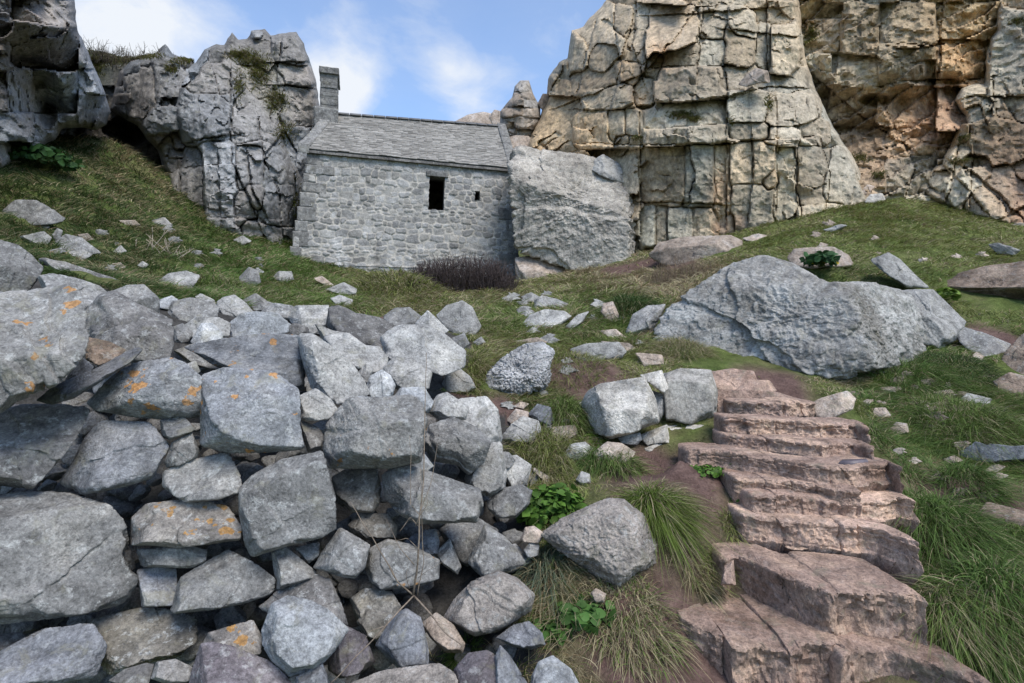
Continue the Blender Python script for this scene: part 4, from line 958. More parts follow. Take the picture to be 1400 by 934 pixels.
        W_ += nd * (amp * fbm(W_ * 5 + seed, 4))[:, None]
        return mesh_obj(name, loc(W_), Fb, mat, parent)
    zup = np.array([0, 0, 1.])
    a = Q(wins[0][0], wins[0][3]); b = Q(wins[0][1], wins[0][3])
    blocky('lintel', (a + b) / 2 + zup * .08 - wn * .10, (wd, wn, zup), (np.linalg.norm(b - a) / 2 + .10, .15, .075), M['grey'], 3)
    # big quoins at the right corner, standing a little proud below, and at the left
    zb = bot
    rs = np.random.RandomState(4)
    for (px, side) in ((0, 0), (1, 1)):
        z = bot + .1; k = 0
        while True:
            h = rs.uniform(.26, .46)
            f = (z + h / 2 - bot) / (TL[2] - bot)
            if f > (.72 if side else .97): break
            p = (BRg + (TR - BRg) * f) if side else (BLg + (TL - BLg) * f)
            ln = rs.uniform(.22, .42) if k % 2 else rs.uniform(.14, .22)
            cen = p + (wd * (.16 - ln) if side else wd * (ln - .04)) - wn * .12; cen[2] = z + h / 2
            blocky('corner_stone', cen, (wd, wn, zup), (ln, .128, h / 2 - .003), M['grey'], 20 + k, amp=.018, nn=9)
            z += h; k += 1
    # ---------------- slate roof
    mr = bpy.data.materials.new('roof_slate'); t = NT(nodes_of(mr)); v, _ = t.coords(False)
    at = t.n('ShaderNodeAttribute', attribute_name='col').outputs['Color']
    n1 = t.noise(v, 9, 6, .7); n2 = t.noise(v, 1.4, 4, .6)
    c = t.mix(.7, at, t.ramp(n1, [(.3, .6), (.5, 1.), (.7, 1.35)]), 'MULTIPLY'); c = t.mix(.7, c, t.ramp(n2, [(.3, .75), (.5, 1.), (.7, 1.2)]), 'MULTIPLY')
    t.finish(c, .8, n1, .4, .01, .3)
    rV, rF, rC = [], [], []; rc = 0
    def slope(E0, E1, R0, R1, seed):
        nonlocal rc
        rs = np.random.RandomState(seed)
        nc = 30; nu = 420; per = 4
        up = (R0 + R1 - E0 - E1) / 2; nrm = np.cross(E1 - E0, up); nrm /= np.linalg.norm(nrm)
        if nrm[2] < 0: nrm = -nrm
        L = np.linalg.norm(E1 - E0)
        for ci in range(nc):
            v0 = ci / nc; v1 = (ci + 1.25) / nc if ci < nc - 1 else 1.0
            u = np.linspace(0, 1, nu)
            wds = rs.uniform(.16, .34, 60); edges = np.cumsum(wds) - .2; idx = np.searchsorted(edges, u * L)
            tn = rs.uniform(0, 1, 62)[idx]; lf = rs.uniform(-.006, .012, 62)[idx]; sl = rs.uniform(-.014, .012, 62)[idx]
            gap = np.min(np.abs(u[:, None] * L - edges[None, :]), 1)
            row = []
            for j, (vv, th) in enumerate(((v0, -.002), (v0, .024), (v0 + .5 / nc, .018), (v1, .004))):
                A = E0 + (R0 - E0) * vv; B = E1 + (R1 - E1) * vv
                p = A[None] * (1 - u[:, None]) + B[None] * u[:, None] + nrm * (th + lf * (j < 3) + .012 * perlin(col3(u * L * 1.4, vv * 6 + 0 * u, 3.3 + 0 * u)))[:, None]
                if j < 2: p = p + (up / np.linalg.norm(up))[None] * sl[:, None]
                p = p - nrm * ((gap < .010) * .010 * (j < 3))[:, None]
                row.append(p)
            P = np.stack(row, 1).reshape(-1, 3)
            rV.append(P); rF.append(grid_faces(nu, 4) + rc)
            cc = np.stack([.215 + .14 * tn, .205 + .135 * tn, .19 + .128 * tn], 1) * (1 - .20 * (gap < .010))[:, None]
            rC.append(np.repeat(cc, 4, 0)); rc += len(P)
    ov = (TL - RL); ov = ov / np.linalg.norm(ov) * .16
    upz = np.array([0, 0, .06])
    E0, E1 = TL + ov + upz + wd * .02, TR + ov + upz + wd * .05
    slope(E0, E1, RL + upz, RR + upz, 3)
    ovb = (TLb - RL); ovb = ovb / np.linalg.norm(ovb) * .16
    slope(TRb + ovb + upz, TLb + ovb + upz, RR + upz, RL + upz, 4)
    roof = mesh_obj('roof', loc(np.concatenate(rV)), np.concatenate(rF), mr, root, False, {'col': np.concatenate(rC)})
    # roof boards under the slates (closes the roof from below) and the dark eaves edge
    dn = np.array([0, 0, .05])
    Vb = [E0 - dn, E1 - dn, RR, RL, TRb + ovb, TLb + ovb, E0 - dn * 2.2, E1 - dn * 2.2]
    mesh_obj('roof_boarding', loc(Vb), [(0, 1, 2, 3), (3, 2, 4, 5), (0, 6, 7, 1)], M['dark'], root, False)
    mb = MB()
    for i in range(14):
        f0, f1 = i / 14 + .002, (i + 1) / 14 - .002
        a = RL + (RR - RL) * f0 + upz; b = RL + (RR - RL) * f1 + upz
        for s_ in (-1, 1):
            o_ = wn * s_ * .17 - zup * .10
            q = [a + zup * .05, b + zup * .05, b + o_ + zup * .05, a + o_ + zup * .05]; q2 = [p - zup * .03 for p in q]
            mb.add(q + q2, [(0, 1, 2, 3), (7, 6, 5, 4), (0, 4, 5, 1), (1, 5, 6, 2), (2, 6, 7, 3), (3, 7, 4, 0)], (.15, .15, .152))
    mb.build('roof_ridge', mr, root, False, base_c, True)
    # gable copings
    for (T0, Rr, sgn, name) in ((TL, RL, -1, 'gable_coping'), (TR, RR, 1, 'gable_coping')):
        mb = MB(); rs = np.random.RandomState(8 + sgn)
        f = -.05
        while f < 1.0:
            g = min(1.02, f + rs.uniform(.10, .17))
            a = T0 + (Rr - T0) * f; b = T0 + (Rr - T0) * (g - .008)
            hgt = rs.uniform(.13, .18); o1 = wd * sgn * .30; ins = -wd * sgn * .02
            q = [a + ins, b + ins, b + o1, a + o1]; q = [p - zup * .10 for p in q] + [p + zup * (hgt + rs.uniform(-.01, .02)) for p in q]
            mb.add(q, [(3, 2, 1, 0), (4, 5, 6, 7), (0, 1, 5, 4), (1, 2, 6, 5), (2, 3, 7, 6), (3, 0, 4, 7)])
            f = g
        o = mb.build(name, M['grey'], root, False, base_c)
        md = o.modifiers.new('bev', 'BEVEL'); md.width = .025; md.segments = 2
    # ---------------- bellcote over the left gable: two piers, a slot for the bell and a capping
    g0 = RL - wd * .12
    def pier(cen, dims, seed, name='bellcote_pier'):
        P0 = []
        zz = cen[2] - dims[2]; rs = np.random.RandomState(seed); k = 0
        mbp = MB()
        while zz < cen[2] + dims[2] - .02:
            h = min(rs.uniform(.10, .2), cen[2] + dims[2] - zz)
            for part in range(rs.randint(1, 3)):
                pass
            c_ = cen.copy(); c_[2] = zz + h / 2
            jx = rs.uniform(-.015, .015, 2)
            bm = bmesh.new(); bmesh.ops.create_cube(bm, size=2); bmesh.ops.subdivide_edges(bm, edges=bm.edges[:], cuts=6, use_grid_fill=True)
            P = np.array([q.co[:] for q in bm.verts]); Fb = [[q.index for q in f.verts] for f in bm.faces]; bm.free()
            R = np.sign(P) * np.abs(P) ** .9
            W_ = R[:, [0]] * ((dims[0] + jx[0]) * wd)[None] + R[:, [1]] * ((dims[1] + jx[1]) * wn)[None] + R[:, [2]] * (h / 2 * .97 * zup)[None] + c_
            W_ += (P / np.linalg.norm(P, axis=1)[:, None]) * (.03 * fbm(W_ * 7 + seed, 3))[:, None]
            mbp.add(W_, Fb); zz += h; k += 1
        return mbp.build(name, M['grey'], root, True, base_c)
    ztop = (CY - 104) / F * 18.55; zbase = RL[2] - .25
    cz = (ztop + zbase) / 2; hz = (ztop - zbase) / 2
    c1 = un(450, 130, 18.30); c1[2] = cz; c2 = un(452, 130, 18.95); c2[2] = cz - .06
    pier(c1, (.26, .22, hz), 31); pier(c2, (.24, .13, hz - .06), 32)
    blocky('bellcote_capstone', np.array([*(un(451, 130, 18.6)[:2]), ztop - .05]), (wd, wn, zup), (.30, .58, .10), M['grey'], 40, amp=.04, nn=9)
    # gable shoulder under the bellcote
    blocky('gable_shoulder', un(447, 168, 18.45), (wd, wn, zup), (.36, .5, .30), M['grey'], 41, amp=.04, nn=9)
    # room floor so no light comes up from below
    mesh_obj('room_floor', loc([BLg + zup * .9, BRg + zup * .9, BRb + zup * .9, BLb + zup * .9]), [(0, 1, 2, 3)], M['dark'], root, False)
    return root
# ------------------------------------------------------------------ cliffs
def rbf(P, val):
    P = np.asarray(P, float); val = np.asarray(val, float); n = len(P)
    d = np.linalg.norm(P[:, None] - P[None], axis=2)
    A = np.zeros((n + 3, n + 3)); A[:n, :n] = -d + 1e-3 * np.eye(n); A[:n, n] = 1; A[:n, n + 1:] = P; A[n, :n] = 1; A[n + 1:, :n] = P.T
    w = np.linalg.solve(A, np.concatenate([val, np.zeros(3)]))
    def f(x, y):
        out = np.empty(len(x))
        for s in range(0, len(x), 20000):
            xx = x[s:s + 20000]; yy = y[s:s + 20000]
            out[s:s + 20000] = -np.hypot(xx[:, None] - P[None, :, 0], yy[:, None] - P[None, :, 1]) @ w[:n] + w[n] + w[n + 1] * xx + w[n + 2] * yy
        return out
    return f
def seg_dist(x, y, poly):
    """distance to the outline and the nearest point on it"""
    best = np.full(len(x), 1e9); bx = np.zeros(len(x)); by = np.zeros(len(x))
    n = len(poly)
    for i in range(n):
        x1, y1 = poly[i]; x2, y2 = poly[(i + 1) % n]
        dx, dy = x2 - x1, y2 - y1; L = dx * dx + dy * dy + 1e-9
        t = np.clip(((x - x1) * dx + (y - y1) * dy) / L, 0, 1)
        qx = x1 + t * dx; qy = y1 + t * dy; d = np.hypot(x - qx, y - qy)
        k = d < best; best[k] = d[k]; bx[k] = qx[k]; by[k] = qy[k]
    return best, bx, by
CLB = 1.0
def ragged(poly, seed, amp, step=5.0):
    """outline with small rocky irregularities"""
    P = np.array(poly, float); out = []
    for i in range(len(P)):
        a = P[i]; b = P[(i + 1) % len(P)]; L = np.linalg.norm(b - a); n = max(1, int(L / step))
        for k in range(n): out.append(a + (b - a) * k / n)
    out = np.array(out)
    nx = perlin(col3(out[:, 0] * .09, out[:, 1] * .09, seed)) + .6 * perlin(col3(out[:, 0] * .25, out[:, 1] * .25, seed + 4)); ny = perlin(col3(out[:, 0] * .09, out[:, 1] * .09, seed + 9)) + .6 * perlin(col3(out[:, 0] * .25, out[:, 1] * .25, seed + 14))
    return [(x + amp * a, y + amp * b) for (x, y), a, b in zip(out, nx, ny)]
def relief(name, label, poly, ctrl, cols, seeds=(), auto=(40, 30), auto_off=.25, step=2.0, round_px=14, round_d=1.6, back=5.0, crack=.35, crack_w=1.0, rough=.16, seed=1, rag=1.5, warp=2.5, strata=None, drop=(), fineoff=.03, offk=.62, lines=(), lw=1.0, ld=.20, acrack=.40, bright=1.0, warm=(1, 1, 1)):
    rs = np.random.RandomState(seed)
    poly = ragged(poly, seed * 1.7, rag)
    pa = np.array(poly); x0, y0 = pa.min(0) - step; x1, y1 = pa.max(0) + step
    gx = np.arange(x0, x1 + step, step); gy = np.arange(y0, y1 + step, step)
    X, Yp = np.meshgrid(gx, gy, indexing='ij'); nx, ny = X.shape; x = X.ravel().copy(); y = Yp.ravel().copy()
    ins = pip(x, y, poly)
    Fq = grid_faces(nx, ny); keep = ins[Fq].any(1); Fq = Fq[keep]
    used = np.unique(Fq); remap = -np.ones(len(x), int); remap[used] = np.arange(len(used)); Fq = remap[Fq]
    x = x[used]; y = y[used]; ins = ins[used]
    d, bx, by = seg_dist(x, y, poly)
    x[~ins] = bx[~ins]; y[~ins] = by[~ins]; d[~ins] = 0
    Y = rbf([c[:2] for c in ctrl], [c[2] for c in ctrl])(x, y)
    # blocks between joints
    xw = x + warp * fbm(col3(x * .022, y * .022, seed + 0.5), 3) + warp * .35 * perlin(col3(x * .11, y * .11, seed + 3.5))
    yw = y + warp * fbm(col3(x * .022, y * .022, seed + 7.5), 3) + warp * .35 * perlin(col3(x * .11, y * .11, seed + 9.5))
    S = [list(s) + [0] * (8 - len(s)) for s in seeds]
    aw, ah = auto
    area = (x1 - x0) * (y1 - y0)
    def split(ax, ay, bx_, by_, depth=0):
        w, h = bx_ - ax, by_ - ay
        if (w < aw * rs.uniform(.7, 2.0) and h < ah * rs.uniform(.7, 2.0)) or depth > 9: return [(ax, ay, bx_, by_)]
        f = rs.uniform(.32, .68)
        if w / aw > h / ah * rs.uniform(.75, 1.3): return split(ax, ay, ax + w * f, by_, depth + 1) + split(ax + w * f, ay, bx_, by_, depth + 1)
        return split(ax, ay, bx_, ay + h * f, depth + 1) + split(ax, ay + h * f, bx_, by_, depth + 1)
    for ax, ay, bx_, by_ in split(x0, y0, x1, y1):
        cx_, cy_ = (ax + bx_) / 2, (ay + by_) / 2
        if any(abs(cx_ - s[0]) < s[2] * 1.0 and abs(cy_ - s[1]) < s[3] * 1.0 for s in seeds): continue
        S.append([cx_, cy_, (bx_ - ax) / 2, (by_ - ay) / 2, rs.normal(0, 8), max(-.10, rs.normal(0, .6) * auto_off), rs.normal(0, .0018), rs.normal(0, .0028)])
    S = np.array(S, float); nhand = len(seeds)
    m1 = np.full(len(x), 1e9); m2 = np.full(len(x), 1e9); idx = np.zeros(len(x), int)
    for i, (cx_, cy_, hx, hy, rot, off, tx, ty) in enumerate(S):
        a = math.radians(rot); u = (xw - cx_) * math.cos(a) + (yw - cy_) * math.sin(a); v = -(xw - cx_) * math.sin(a) + (yw - cy_) * math.cos(a)
        m = ((np.abs(u) / hx) ** 7 + (np.abs(v) / hy) ** 7) ** (1 / 7)
        lt = m < m1
        m2 = np.where(lt, m1, np.minimum(m2, m)); idx[lt] = i; m1 = np.where(lt, m, m1)
    B = S[idx]
    e = (m2 - m1) * np.minimum(B[:, 2], B[:, 3]) * .6
    vis = np.clip(.35 + 1.6 * fbm(col3(x * .03, y * .03, seed + 20.0), 2), 0.0, 1.2)
    B = B.copy(); B[:, 5] *= offk
    Y = Y - B[:, 5] - B[:, 6] * (x - B[:, 0]) * 4 + B[:, 7] * (y - B[:, 1]) * 4
    # edges worn back, then the open joint
    Y = Y + .03 * np.exp(-(e / 2.0) ** 2) + crack * np.where(idx < nhand, .70, acrack) * vis * np.exp(-(e / crack_w) ** 2)
    # a finer set of fractures inside the blocks
    n2_ = int(area / (aw * ah) * 7); T = np.stack([rs.uniform(x0, x1, n2_), rs.uniform(y0, y1, n2_)], 1)
    u1 = np.full(len(x), 1e9); u2 = np.full(len(x), 1e9); ui = np.zeros(len(x), int)
    asp = rs.uniform(.6, 1.7, n2_); ra = rs.normal(0, .3, n2_); xf = xw + 2.0 * perlin(col3(x * .2, y * .2, seed + 70.)); yf = yw + 2.0 * perlin(col3(x * .2, y * .2, seed + 77.))
    for i in range(n2_):
        du = xf - T[i, 0]; dv = yf - T[i, 1]
        m = np.hypot((du * math.cos(ra[i]) + dv * math.sin(ra[i])) * asp[i], (dv * math.cos(ra[i]) - du * math.sin(ra[i])) * 1.3)
        lt = m < u1; u2 = np.where(lt, u1, np.minimum(u2, m)); ui = np.where(lt, i, ui); u1 = np.where(lt, m, u1)
    fo = rs.normal(0, fineoff, n2_)[ui]; fx_ = rs.normal(0, .0022, n2_)[ui]; fy_ = rs.normal(0, .0032, n2_)[ui]
    pres = np.clip(.2 + 2.0 * fbm(col3(x * .018, y * .018, seed + 88.), 2), 0, 1)
    Y = Y + pres * (fo + fx_ * (x - T[ui, 0]) * 2.2 - fy_ * (y - T[ui, 1]) * 2.2) + .07 * np.clip(2.2 * fbm(col3(x * .03, y * .03, seed + 93.), 2), 0, 1) * np.exp(-((u2 - u1) / 1.4) ** 2)
    # long joints and bedding planes traced across the face
    xl = x + 1.6 * perlin(col3(x * .13, y * .13, seed + 101.)) + 2.2 * perlin(col3(x * .04, y * .04, seed + 107.)); yl = y + 1.6 * perlin(col3(x * .13, y * .13, seed + 111.)) + 2.2 * perlin(col3(x * .04, y * .04, seed + 117.))
    for li, pl in enumerate(lines):
        dl = np.full(len(x), 1e9); sgn = np.zeros(len(x))
        for (ax, ay), (bx_, by_) in zip(pl[:-1], pl[1:]):
            ex_, ey_ = bx_ - ax, by_ - ay; tt = np.clip(((xl - ax) * ex_ + (yl - ay) * ey_) / (ex_ * ex_ + ey_ * ey_), 0, 1)
            dd = np.hypot(xl - ax - tt * ex_, yl - ay - tt * ey_); cr_ = (ex_ * (yl - ay) - ey_ * (xl - ax)); sgn = np.where(dd < dl, np.sign(cr_), sgn); dl = np.minimum(dl, dd)
        v_ = np.clip(.55 + 1.7 * fbm(col3(x * .04, y * .04, seed + 120. + li), 2), .0, 1.5)
        Y = Y + ld * v_ * np.exp(-(dl / lw) ** 2) + sgn * rs.choice([-1, 1]) * .09 * np.exp(-dl / 16.0)
    P = un(x, y, Y)
    n1 = fbm(P * .55 + seed, 4); n2 = fbm(P * 1.7 + seed, 5, .55, True); n3 = fbm(P * 6 + seed, 3)
    Y = Y + rough * (1.6 * n1 - 1.0 * n2 + .22 * n3)
    if strata:
        ang, per, amp = strata; a = math.radians(ang)
        h = (-(P[:, 0]) * math.sin(a) + P[:, 2] * math.cos(a)) / per + .9 * fbm(P * .7 + 3, 3)
        fr = h - np.floor(h); Y = Y - amp * (fr - .5) * np.clip(.6 + 1.4 * fbm(P * .5 + 40, 2), 0, 1.3)
    t = np.clip(d / round_px, 0, 1); Y = Y + round_d * (1 - np.sqrt(1 - (1 - t) ** 2))
    for (cx_, cy_, rx, ry, dd) in drop:                 # hollows
        q = np.clip(1 - ((x - cx_) / rx) ** 2 - ((y - cy_) / ry) ** 2 + .5 * fbm(col3(x * .05, y * .05, 2.2 + seed), 3), 0, 1); Y = Y + dd * np.sqrt(q)
    V = un(x, y, Y)
    # rock colour, blended between places with ragged limits
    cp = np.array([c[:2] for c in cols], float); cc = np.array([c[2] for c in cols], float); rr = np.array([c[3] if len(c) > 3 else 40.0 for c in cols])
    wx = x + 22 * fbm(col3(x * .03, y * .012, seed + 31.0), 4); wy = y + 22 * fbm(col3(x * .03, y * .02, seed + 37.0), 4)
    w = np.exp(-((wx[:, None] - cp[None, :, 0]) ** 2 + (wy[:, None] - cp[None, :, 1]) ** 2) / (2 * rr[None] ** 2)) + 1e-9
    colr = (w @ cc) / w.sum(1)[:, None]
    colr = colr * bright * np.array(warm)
    tint = (1 + .26 * rs.uniform(-1, 1, len(S)))[idx]; wm = rs.uniform(-.08, .08, len(S))[idx]
    colr = colr * tint[:, None] * np.stack([1 + wm, 1 + 0 * wm, 1 - wm], 1)
    # weather streaks running down the faces: dark algae and pale runs
    st = fbm(col3(x * .16, y * .012, seed + 60.0), 4); stp = fbm(col3(x * .03, y * .03, seed + 66.0), 3)
    colr = colr * (1 - .62 * np.clip(st * 2.6 - .30, 0, 1) * np.clip(stp * 2 + .5, 0, 1))[:, None]
    lt = (np.clip(-st * 2.5 - .5, 0, 1) * np.clip(.5 - stp * 2, 0, 1))[:, None]; colr = colr * (1 - .5 * lt) + np.array([.46, .44, .41]) * .5 * lt
    # close the body: rim carried back
    be = {}
    for f in Fq:
        for k in range(4):
            a, b = int(f[k]), int(f[(k + 1) % 4])
            if (b, a) in be: del be[(b, a)]
            else: be[(a, b)] = 1
    rim = sorted({a for ab in be for a in ab}); ri = {a: i for i, a in enumerate(rim)}
    cxm, cym = pa.mean(0); rim = np.array(rim)
    k1 = len(V); fx = x[rim]; fy = y[rim]
    R1 = un(fx + (cxm - fx) * .04, fy + (cym - fy) * .04, Y[rim] + back * .5); R2 = un(fx + (cxm - fx) * .15, fy + (cym - fy) * .15, Y[rim] + back)
    V = np.concatenate([V, R1, R2]); colr = np.concatenate([colr, colr[rim], colr[rim]])
    ex = []
    for a, b in be:
        i, j = ri[a], ri[b]; n_ = len(rim)
        ex += [(b, a, k1 + i, k1 + j), (k1 + j, k1 + i, k1 + n_ + i, k1 + n_ + j)]
    Fq = np.concatenate([Fq, np.array(ex)])
    V = V.astype(float)
    o0 = un(cxm, min(cym, 400), float(np.median(Y)))
    o = mesh_obj(name, V - o0, Fq, M['cliff'], None, True, {'col': colr}); o.location = o0
    o.data.set_sharp_from_angle(angle=math.radians(38))
    tag(o, label, 'cliff', kind='structure')
    def surf(px, py):
        i = np.argmin((x - px) ** 2 + (y - py) ** 2); return V[i]
    return o, surf
TAN, GREYT, GREY, DGREY, OCH, PINK, PALE, BRN = (.36, .29, .22), (.34, .305, .26), (.27, .275, .28), (.15, .152, .155), (.42, .27, .13), (.33, .215, .165), (.44, .41, .365), (.25, .195, .14)
SURF = {}
def build_cliffs():
    P = lambda s: [tuple(float(q) for q in t.split(',')) for t in s.split()]
    _, SURF['back'] = relief('cliff', 'mossy rock behind the cave, coloured dark as its shade, between the two left cliffs', P('60,40 110,62 130,72 165,80 200,80 300,95 320,270 60,280'), [(80, 60, 21), (200, 80, 21), (310, 100, 22), (80, 270, 19.5), (200, 200, 20), (310, 260, 20)],
           [(120, 70, (.10, .105, .06), 30), (200, 120, DGREY), (160, 190, (.10, .085, .07)), (230, 200, DGREY)], auto=(45, 30), seed=2, drop=[(172, 180, 30, 22, 1.4)])  # dark tones at the cave mouth are its shade put into the colour
    _, SURF['c'] = relief('cliff', 'grey columnar cliff with mossy ledges left of the chapel', P('242,330 243,290 228,262 231,240 244,225 246,200 236,150 245,110 252,92 268,86 280,68 296,60 306,62 317,44 326,54 338,53 344,42 362,40 370,48 406,43 415,60 424,85 432,108 436,140 446,170 472,200 478,395 380,392 300,350'),
           [(255, 320, 16.6), (320, 330, 16.2), (390, 360, 17.0), (250, 200, 17.4), (290, 180, 16.5), (345, 190, 16.9), (385, 230, 17.5), (300, 260, 16.1), (360, 280, 16.5), (405, 200, 19.0), (420, 300, 18.9), (470, 220, 20.3), (470, 390, 20.3), (290, 95, 17.6), (340, 60, 19.3), (400, 60, 19.4), (420, 110, 19.2), (340, 110, 18.4), (400, 140, 18.8)],
           [(290, 110, (.27, .275, .285)), (290, 200, (.275, .285, .30)), (262, 260, (.20, .19, .175), 24), (350, 180, (.28, .29, .30)), (380, 260, (.26, .265, .275)), (400, 70, (.19, .185, .18)), (410, 140, (.23, .215, .20)), (330, 60, (.20, .195, .185)), (360, 325, (.21, .20, .19)), (355, 100, (.22, .225, .17), 14), (375, 140, (.17, .18, .09), 10), (402, 360, (.25, .17, .12), 14)],
           seeds=[(288, 108, 27, 24, 6, .35), (285, 160, 31, 34, 0, .55), (298, 247, 23, 54, 0, .5), (264, 253, 17, 46, 0, .1), (348, 170, 32, 29, 4, .35), (340, 226, 18, 28, -4, .15), (382, 250, 22, 58, 14, .1), (346, 318, 15, 20, 8, -.1), (373, 325, 13, 16, 0, -.15), (395, 66, 29, 21, 8, .4), (405, 101, 29, 14, 4, .15), (408, 143, 25, 26, 0, .0), (352, 108, 12, 24, -30, .3), (328, 64, 14, 18, -20, .3), (350, 50, 14, 9, 0, .2), (349, 270, 14, 18, 10, .3), (334, 283, 15, 20, -10, .25), (236, 246, 9, 20, 0, .3)],
           auto=(40, 60), auto_off=.16, acrack=.10, lines=[[(316,100),(316,143),(318,222),(337,263),(351,297)],[(262,190),(277,208),(280,297)],[(378,150),(405,208),(402,304)],[(255,194),(290,186),(316,184)],[(248,232),(290,226),(320,225)],[(323,198),(357,191),(378,201)],[(340,300),(385,311),(410,312)],[(245,297),(300,298),(351,300)],[(368,85),(400,84),(433,88)],[(378,116),(410,118),(436,122)],[(340,222),(346,260),(362,290)],[(290,90),(300,130),(312,140)],[(385,60),(380,100),(372,150)],[(298,210),(302,290)],[(352,160),(360,220),(380,260),(384,305)]], offk=.85, seed=3, bright=.95, step=1.4, crack=.40, round_px=10, rag=1.2)
    _, SURF['b'] = relief('cliff', 'dark square-cut cliff block overhanging the cave on the left', P('150,150 158,120 164,98 178,84 210,76 218,66 226,60 236,74 262,84 270,120 268,240 244,262 226,240 215,205 200,190 188,172 165,160'),
           [(170, 110, 18.2), (220, 100, 17.4), (255, 100, 17.8), (215, 140, 17.2), (225, 170, 16.9), (205, 185, 17.3), (160, 150, 19), (260, 200, 17.6), (240, 250, 17.2)],
           [(190, 110, (.185, .185, .185)), (235, 110, (.20, .20, .21)), (215, 160, (.165, .15, .135)), (240, 240, (.20, .19, .18)), (230, 68, (.17, .17, .165))],
           seeds=[(192, 125, 22, 32, 3, .3), (232, 108, 22, 30, 0, .45), (225, 160, 24, 18, -8, .55), (180, 92, 12, 12, 0, .1), (160, 150, 16, 12, 20, .2), (222, 205, 14, 14, 0, -.3), (232, 225, 12, 14, 0, -.1)], auto=(26, 22), seed=4, bright=.9, step=1.8, crack=.5, round_px=9, rag=1.0)
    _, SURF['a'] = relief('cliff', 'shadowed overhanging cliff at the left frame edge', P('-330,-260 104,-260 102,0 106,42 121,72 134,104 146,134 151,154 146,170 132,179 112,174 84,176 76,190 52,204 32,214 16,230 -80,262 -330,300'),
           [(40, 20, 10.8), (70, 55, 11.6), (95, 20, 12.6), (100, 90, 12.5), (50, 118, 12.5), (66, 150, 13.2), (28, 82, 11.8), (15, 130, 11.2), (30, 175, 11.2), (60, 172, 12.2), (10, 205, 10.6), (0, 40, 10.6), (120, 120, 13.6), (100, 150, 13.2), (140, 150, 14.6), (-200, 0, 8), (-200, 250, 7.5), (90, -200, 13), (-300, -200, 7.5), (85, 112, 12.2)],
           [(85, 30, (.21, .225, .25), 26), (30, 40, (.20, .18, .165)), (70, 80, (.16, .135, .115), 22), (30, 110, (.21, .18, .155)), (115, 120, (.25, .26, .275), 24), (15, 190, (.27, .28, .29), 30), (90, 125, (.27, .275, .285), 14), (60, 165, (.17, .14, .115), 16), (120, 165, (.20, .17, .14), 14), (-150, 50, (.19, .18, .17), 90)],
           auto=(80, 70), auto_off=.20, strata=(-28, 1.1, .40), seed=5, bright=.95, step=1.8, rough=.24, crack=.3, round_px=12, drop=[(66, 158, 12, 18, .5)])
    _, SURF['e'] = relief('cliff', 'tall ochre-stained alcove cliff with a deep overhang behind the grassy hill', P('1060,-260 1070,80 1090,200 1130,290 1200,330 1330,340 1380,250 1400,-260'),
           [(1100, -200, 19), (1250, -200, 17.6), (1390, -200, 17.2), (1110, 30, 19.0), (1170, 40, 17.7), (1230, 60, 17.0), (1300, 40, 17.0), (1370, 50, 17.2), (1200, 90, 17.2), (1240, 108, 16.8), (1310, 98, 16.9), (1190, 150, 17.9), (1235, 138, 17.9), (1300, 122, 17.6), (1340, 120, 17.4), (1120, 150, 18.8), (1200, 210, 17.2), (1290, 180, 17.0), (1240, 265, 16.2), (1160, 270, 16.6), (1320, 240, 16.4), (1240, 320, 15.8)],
           [(1110, 25, (0.418, 0.310, 0.202), 14), (1150, 40, (0.351, 0.330, 0.304), 26), (1210, 40, (0.315, 0.279, 0.232), 30), (1260, 60, (0.278, 0.220, 0.162), 30), (1320, 45, (0.364, 0.270, 0.180), 28), (1340, 90, (0.327, 0.241, 0.162), 24), (1190, 110, (0.321, 0.274, 0.220), 30), (1160, 160, (0.235, 0.195, 0.159), 28), (1250, 110, (0.209, 0.180, 0.151), 22), (1270, 150, (0.327, 0.227, 0.176), 30), (1220, 170, (0.288, 0.226, 0.176), 26), (1200, 220, (0.282, 0.228, 0.199), 24), (1260, 240, (0.402, 0.355, 0.308), 26), (1180, 260, (0.346, 0.310, 0.274), 24), (1110, 50, (0.163, 0.163, 0.105), 8)],  # warm spot near the left edge is sunlight put into the rock colour
           auto=(90, 60), auto_off=.10, acrack=.10, lines=[[(1290,0),(1286,60),(1284,110)],[(1200,120),(1240,112),(1345,108)],[(1120,110),(1180,160),(1240,200)],[(1180,215),(1250,190),(1300,205)],[(1220,60),(1290,62)],[(1150,60),(1130,150)],[(1210,150),(1250,230),(1230,290)]], offk=.8, seed=6, bright=1.42, warm=(1.10, 1.0, .80), step=2.0, rough=.26, crack=.22, strata=(32, .45, .46), drop=[(1195, 138, 22, 10, .7), (1290, 112, 44, 5, .4)], round_px=20)
